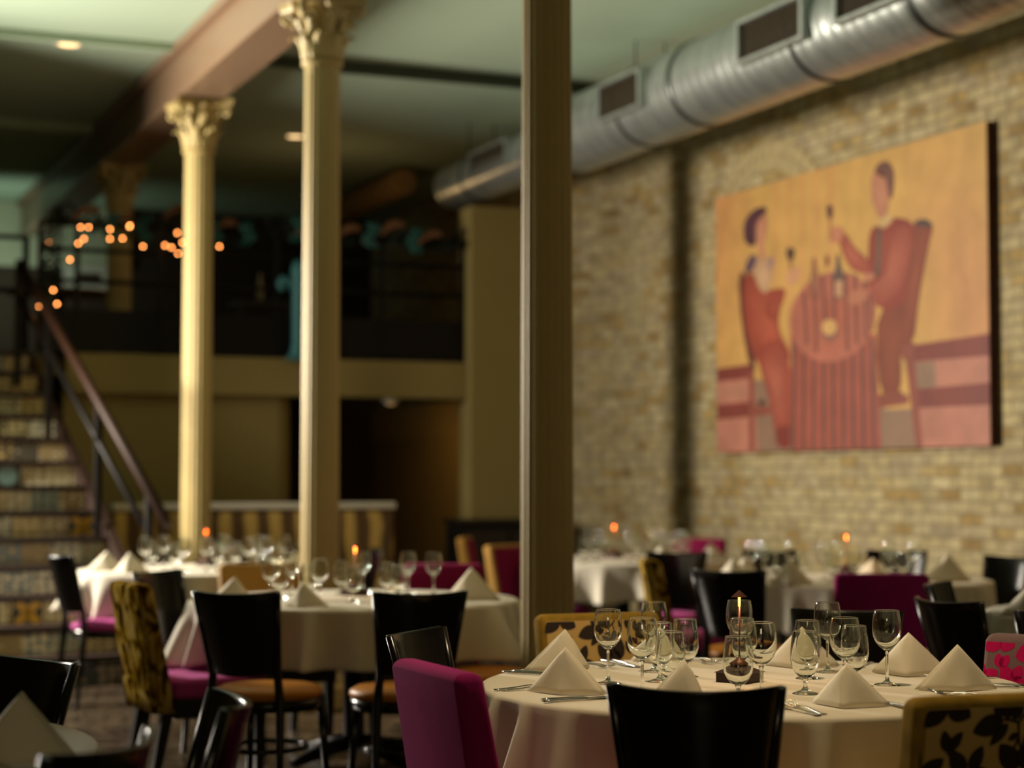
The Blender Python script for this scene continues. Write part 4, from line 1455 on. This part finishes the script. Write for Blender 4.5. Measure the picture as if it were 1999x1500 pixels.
# ------------------------------------------------------------------ table lamps
def make_lamp(glow):
    t = empty('table_lamp')
    s = MB()
    s.box((0, 0, 0.013), (0.094, 0.094, 0.026))
    bi = len(s.v)
    s.v += [Vector((-0.052, -0.052, 0.026)), Vector((0.052, -0.052, 0.026)), Vector((0.052, 0.052, 0.026)), Vector((-0.052, 0.052, 0.026)), Vector((0, 0, 0.05))]
    for q in ((0, 1, 4), (1, 2, 4), (2, 3, 4), (3, 0, 4), (3, 2, 1, 0)): s.face([bi + x for x in q])
    s.build('base', M['rustdark'], t)
    s = MB(); s.lathe([(0.034, 0.042), (0.035, 0.046), (0.016, 0.058), (0.004, 0.066), (0.003, 0.07)], 24); s.build('cone', M['rust'], t)
    s = MB(); s.tube([(0, 0, 0.04), (0, 0, 0.205)], 0.0028, 8); s.build('stem', M['rust'], t)
    s = MB(); s.tube([(0, 0, 0.196), (0, 0, 0.232)], [0.0026, 0.0032], 8); s.build('glowing_tip', glow, t)
    s = MB()
    bi = len(s.v)
    s.v += [Vector((-0.0165, -0.0165, 0.231)), Vector((0.0165, -0.0165, 0.231)), Vector((0.0165, 0.0165, 0.231)), Vector((-0.0165, 0.0165, 0.231)), Vector((0, 0, 0.251))]
    for q in ((0, 1, 4), (1, 2, 4), (2, 3, 4), (3, 0, 4), (3, 2, 1, 0)): s.face([bi + x for x in q])
    s.build('cap', M['rust'], t)
    d_ = bpy.data.lights.new('lamp_light', 'POINT'); d_.energy = 0.45; d_.color = (1.0, 0.5, 0.16); d_.shadow_soft_size = 0.004
    o = bpy.data.objects.new('lamp_light', d_); COL.objects.link(o); o.parent = t; o.location = (0.012, 0, 0.222)
    return t


for k, px, d, lab in (('front', 1441, 5.14, 'slim rusty arrow-topped lamp glowing on the front table'), ('middle', 694, 8.95, 'slim lamp with glowing tip on the middle table'), ('far', 1198, 13.2, 'slim lamp with glowing tip on the far table'),
                      ('right', 1650, 10.9, 'slim lamp with glowing tip on the right-hand table'), ('left', 404, 12.0, 'slim lamp with glowing tip on the left table by the stairs')):
    l = instance('lamp_near' if k == 'front' else 'lamp_dim' if k == 'left' else 'lamp_far', lambda: make_lamp(M['lamp_glow'] if k == 'front' else M['lamp_glow_dim'] if k == 'left' else M['lamp_glow_far']))
    l.location = W(px, d, TOPZ)
    l.rotation_euler = (0, 0, head(42 if k != 'front' else 38))
    tag(l, lab, 'lamp'); l['group'] = 'table lamps'

# ------------------------------------------------------------------ glasses
TALL_FOOT = [(0.0005, 0.0), (0.0355, 0.0), (0.036, 0.0012), (0.030, 0.003), (0.014, 0.006), (0.006, 0.012)]
TALL_STEM = [(0.006, 0.012), (0.0042, 0.024), (0.0037, 0.05), (0.0040, 0.08), (0.0062, 0.092)]
TALL_OUT = [(0.0062, 0.092), (0.013, 0.0975), (0.022, 0.105), (0.031, 0.116), (0.0372, 0.131), (0.0392, 0.146), (0.0388, 0.160), (0.0380, 0.172), (0.0374, 0.1765), (0.03322, 0.1995), (0.0330, 0.2005)]
TALL_IN = [(0.0326, 0.2010), (0.0322, 0.2005), (0.03242, 0.1995), (0.0366, 0.1765), (0.0372, 0.172), (0.0380, 0.160), (0.0384, 0.146), (0.0361, 0.1315), (0.0300, 0.1172), (0.0210, 0.1068), (0.011, 0.1008), (0.0005, 0.0990)]
GOB_FOOT = [(0.0005, 0.0), (0.0335, 0.0), (0.034, 0.0012), (0.026, 0.004), (0.012, 0.009), (0.0062, 0.016)]
GOB_STEM = [(0.0062, 0.016), (0.0050, 0.024), (0.0052, 0.031), (0.0085, 0.039)]
GOB_OUT = [(0.0085, 0.039), (0.017, 0.044), (0.027, 0.055), (0.0345, 0.069), (0.0380, 0.085), (0.0382, 0.100), (0.0368, 0.120), (0.0342, 0.142), (0.03192, 0.1605), (0.0318, 0.1615)]
GOB_IN = [(0.0313, 0.1620), (0.0308, 0.1615), (0.03095, 0.1605), (0.0332, 0.142), (0.0358, 0.120), (0.0372, 0.100), (0.0369, 0.0855), (0.0334, 0.0702), (0.0260, 0.0568), (0.0160, 0.0468), (0.0005, 0.0440)]


def make_glass(tall, parts):
    ft, sm, ou, inn = (TALL_FOOT, TALL_STEM, TALL_OUT, TALL_IN) if tall else (GOB_FOOT, GOB_STEM, GOB_OUT, GOB_IN)
    nm = 'wine_glass' if tall else 'water_goblet'
    if not parts:
        s = MB(); s.lathe(ft + sm[1:] + ou[1:] + inn, 32, caps=False)
        return s.build(nm, M['glass'])
    t = empty(nm)
    n = 40
    s = MB(); s.lathe(ou + inn, n); s.build('bowl', M['glass'], t)
    s = MB(); s.lathe(ft[:-1] + ft[-1:] + [(p[0], p[1]) for p in sm[1:-1]] + [(sm[-1][0], sm[-1][1] - 0.00005)], n); s.build('stem_and_foot', M['glass'], t)
    return t


ORD = ['leftmost', 'second', 'third', 'fourth', 'fifth', 'sixth', 'seventh', 'eighth', 'ninth', 'tenth', 'eleventh', 'twelfth']


def ordinal(i, n):
    if i == 0: return 'leftmost '
    if i == n - 1: return 'rightmost '
    return ORD[i] + ' '


def place_glasses(key, spots, parts, group):
    """spots: (px, d, tall)"""
    for tall in (True, False):
        sp = sorted([s for s in spots if s[2] == tall], key=lambda s: s[0])
        n = len(sp)
        for i, (px, d, _) in enumerate(sp):
            g_ = instance(('tall' if tall else 'goblet') + ('_parts' if parts else ''), lambda: make_glass(tall, parts))
            g_.location = W(px, d, TOPZ)
            g_.rotation_euler = (0, 0, i * 0.7)
            nm = 'tall wine glass' if tall else 'short-stemmed water goblet'
            o_ = ordinal(i, n)
            tail = '' if i in (0, n - 1) else ' from the left'
            lab = o_ + nm + tail + ' on the ' + tables[key][4]
            tag(g_, lab, 'glass'); g_['group'] = group


front = [(1186, 5.09, True), (1252, 4.78, True), (1275, 5.40, True), (1441, 5.48, True), (1483, 4.63, True), (1612, 5.39, True), (1646, 4.79, True), (1727, 5.06, True),
         (1287, 5.14, False), (1308, 4.83, False), (1336, 5.27, False), (1447, 5.30, False), (1438, 4.69, False), (1568, 4.85, False), (1573, 5.22, False), (1664, 5.03, False)]
place_glasses('front', front, True, 'glasses on the front table')
mid = [(847, 8.98, True), (797, 9.12, True), (710, 9.18, True), (530, 8.42, True), (572, 8.95, True), (626, 8.30, True),
       (757, 8.80, False), (668, 9.05, False), (690, 8.45, False), (604, 8.66, False), (548, 8.72, False), (778, 8.55, False)]
place_glasses('middle', mid, False, 'glasses on the middle table')
leftg = [(285, 11.35, True), (322, 11.75, True), (360, 11.15, True), (405, 11.3, True), (440, 11.85, True), (487, 11.25, True), (520, 11.6, True), (556, 11.85, True),
         (300, 11.75, False), (345, 11.4, False), (428, 11.45, False), (462, 11.65, False), (505, 11.9, False), (540, 11.3, False), (585, 11.6, False), (610, 11.85, False)]
leftg = [g for g in leftg if (W(g[0], g[1]) - TC['left']).length < 0.62]
place_glasses('left', leftg, False, 'glasses on the left table')
farg = [(1150, 12.8, True), (1174, 13.1, True), (1228, 12.75, True), (1276, 13.15, True), (1296, 12.8, True), (1330, 12.9, True),
        (1140, 12.55, False), (1163, 12.7, False), (1241, 13.1, False), (1290, 12.55, False), (1318, 12.65, False), (1338, 13.1, False)]
place_glasses('far', farg, False, 'glasses on the far table')
rightg = [(1466, 10.55, True), (1490, 10.75, True), (1544, 10.60, True), (1608, 10.35, True), (1634, 10.75, True), (1732, 10.75, True), (1782, 10.55, True),
          (1500, 10.25, False), (1524, 10.35, False), (1560, 10.15, False), (1622, 10.05, False), (1668, 10.35, False), (1729, 10.2, False), (1760, 10.30, False)]
place_glasses('right', rightg, False, 'glasses on the right-hand table')


# ------------------------------------------------------------------ napkins
def make_napkin(var):
    """square of linen folded into a standing pyramid: two wings meeting in a front crease"""
    b = MB()
    A = Vector((0, 0.012, 0.118))
    if var == 0: F, L, R_ = Vector((0, -0.055, 0)), Vector((-0.108, 0.045, 0)), Vector((0.108, 0.045, 0))
    else: F, L, R_ = Vector((0.0, -0.030, 0)), Vector((-0.108, 0.012, 0)), Vector((0.108, 0.012, 0))
    n = 8

    def wing(P, Q, bulge, shift=Vector((0, 0, 0))):
        bi = len(b.v)
        idx = {}
        nrm = (P - A).cross(Q - A).normalized()
        if nrm.y > 0: nrm = -nrm
        for i in range(n + 1):
            for j in range(i + 1):
                s = i / n
                u = 0 if i == 0 else j / i
                p = A + (P - A) * s * (1 - u) + (Q - A) * s * u
                p = p + nrm * bulge * sin(pi * u) * sin(pi * min(1, s * 0.9 + 0.05)) + shift * (0.15 + 0.85 * s)
                if s > 0.95: p.z = max(0.0, p.z)
                idx[i, j] = len(b.v)
                b.v.append(p)
        for i in range(n):
            for j in range(i + 1):
                b.face((idx[i, j], idx[i + 1, j], idx[i + 1, j + 1]), 0, True)
                if j < i: b.face((idx[i, j], idx[i + 1, j + 1], idx[i, j + 1]), 0, True)
    wing(F, L, 0.008); wing(F, R_, 0.008)
    wing(F + Vector((0, 0.008, 0)), L + Vector((-0.004, 0.014, 0)), 0.004, Vector((0, 0.004, 0)))
    wing(F + Vector((0, 0.008, 0)), R_ + Vector((0.004, 0.014, 0)), 0.004, Vector((0, 0.004, 0)))
    o = b.build('napkin', M['napkin'])
    m = o.modifiers.new('thickness', 'SOLIDIFY'); m.thickness = 0.0035; m.offset = 0.0
    return o


def napkin(key, px, d, phi, var, label, sc=1.0):
    o = instance('napkin%d' % var, lambda: make_napkin(var))
    o.location = W(px, d, TOPZ + 0.002)
    o.rotation_euler = (0, 0, head(phi))
    o.scale = (sc, sc, sc)
    tag(o, label, 'napkin'); o['group'] = 'folded napkins'
    return o


napkin('front', 1100, 4.84, 25, 1, 'folded white napkin at the front left of the front table, nearest of two')
napkin('front', 1107, 5.42, -32, 0, 'folded white napkin behind another at the left of the front table')
napkin('front', 1340, 4.50, -38, 0, 'folded napkin showing its top above the nearest black chair')
napkin('front', 1560, 5.52, 12, 0, 'folded napkin at the back of the front table behind the goblets')
napkin('front', 1648, 4.57, 22, 0, 'folded napkin beside the pair of forks at the front of the table', 0.88)
napkin('front', 1768, 5.30, 20, 0, 'folded napkin with a curved crease behind the rightmost wine glass')
napkin('front', 1867, 4.92, -8, 1, 'folded napkin behind the leaf patterned chair in the corner')
napkin('front', 1287, 5.66, 10, 0, 'folded napkin at the back left seen through the wine glasses', 0.85)
napkin('corner', 42, 3.66, 18, 1, 'big folded napkin in the bottom left corner', 1.15)
napkin('middle', 462, 8.35, -30, 0, 'folded napkin above the left black chair on the middle table')
napkin('middle', 592, 8.1, 15, 0, 'folded napkin at the front edge of the middle table', 0.9)
napkin('middle', 918, 8.62, 25, 1, 'folded napkin at the right end of the middle table', 1.25)
napkin('left', 212, 11.36, -25, 0, 'folded napkin at the left end of the left table')
napkin('left', 254, 11.10, 8, 0, 'second folded napkin at the left end of the left table')
napkin('left', 575, 11.3, 15, 0, 'folded napkin at the right of the left table')
napkin('far', 1288, 12.35, 20, 0, 'folded napkin on the far table above the black chair')
napkin('far', 1384, 12.9, 30, 0, 'folded napkin at the right end of the far table')
napkin('right', 1428, 10.35, 20, 0, 'folded napkin at the left end of the right-hand table')
napkin('right', 1455, 10.5, -15, 0, 'second folded napkin from the left end of the right-hand table')
napkin('right', 1540, 9.85, 12, 0, 'folded napkin at the front edge of the right-hand table', 1.1)
napkin('right', 1850, 10.15, -12, 1, 'folded napkin at the right end of the right-hand table', 1.25)
napkin('right', 1702, 10.93, 5, 0, 'folded napkin behind the glasses on the right-hand table', 0.8)
napkin('edge', 2010, 7.55, 10, 1, 'folded napkin at the right edge above the black chair rim', 1.15)


# ------------------------------------------------------------------ cutlery on the front table
def make_fork():
    b = MB()
    # handle along +Y from y=-0.11, tines towards +Y
    prof = [(-0.105, 0.0085, 0.003), (-0.095, 0.0095, 0.003), (-0.05, 0.0055, 0.005), (0.0, 0.0035, 0.009), (0.03, 0.0045, 0.008), (0.042, 0.011, 0.005), (0.055, 0.0125, 0.004), (0.062, 0.012, 0.005)]
    rings = [[Vector((-w, y, z)), Vector((-w * 0.4, y, z + 0.0016)), Vector((w * 0.4, y, z + 0.0016)), Vector((w, y, z)), Vector((w * 0.5, y, z - 0.0014)), Vector((-w * 0.5, y, z - 0.0014))] for y, w, z in prof]
    b.rings(rings)
    for i in range(4):
        x = -0.0099 + i * 0.0066
        b.tube([(x, 0.06, 0.005), (x, 0.08, 0.0085), (x * 0.95, 0.098, 0.0145)], [0.0019, 0.0017, 0.0010], 6)
    return b.build('fork', M['steel'])


def make_knife():
    b = MB()
    prof = [(-0.115, 0.0075, 0.0042, 0.0030), (-0.10, 0.009, 0.0045, 0.0034), (-0.03, 0.0065, 0.0045, 0.0034), (0.0, 0.006, 0.0040, 0.0026), (0.02, 0.0095, 0.0030, 0.0010), (0.08, 0.0105, 0.0030, 0.0009), (0.105, 0.006, 0.0030, 0.0008), (0.112, 0.001, 0.003, 0.0006)]
    b.rings([[Vector((-w, y, z)), Vector((0, y, z + h)), Vector((w, y, z)), Vector((0, y, z - h))] for y, w, z, h in prof])
    return b.build('knife', M['steel'])


c0 = TC['front']
settings = [(1100, 4.84, 'nearest left-hand napkin'), (1107, 5.42, 'rear left-hand napkin'), (1340, 4.50, 'napkin behind the nearest black chair'), (1648, 4.57, 'small napkin before the right-hand glasses'),
            (1867, 4.92, 'napkin behind the leaf patterned chair'), (1768, 5.30, 'crease-fronted napkin at right'), (1560, 5.52, 'napkin at the back behind the goblets'), (1287, 5.66, 'napkin at the back left')]
for px, d, nm in settings:
    p = W(px, d)
    rad = (p - c0); rad.z = 0
    rad.normalize()
    inward = -rad
    left = Vector((-inward.y, inward.x, 0))
    rz_ = atan2(inward.y, inward.x) - pi / 2
    base = c0 + rad * 0.585
    for q, (kind, off, sh) in enumerate((('fork', 0.125, 0.0), ('fork', 0.155, -0.012), ('knife', -0.115, 0.0), ('knife', -0.14, -0.012))):
        o = instance(kind, make_fork if kind == 'fork' else make_knife)
        pos = base + left * off + rad * (-sh)
        o.location = (pos.x, pos.y, TOPZ + 0.0005)
        o.rotation_euler = (0, 0, rz_ + (0.06 if q % 2 else -0.03))
        inner = 'inner' if q % 2 == 0 else 'outer'
        tag(o, '%s steel %s beside the %s' % (inner, kind, nm), kind)
        o['group'] = 'cutlery on the front table'
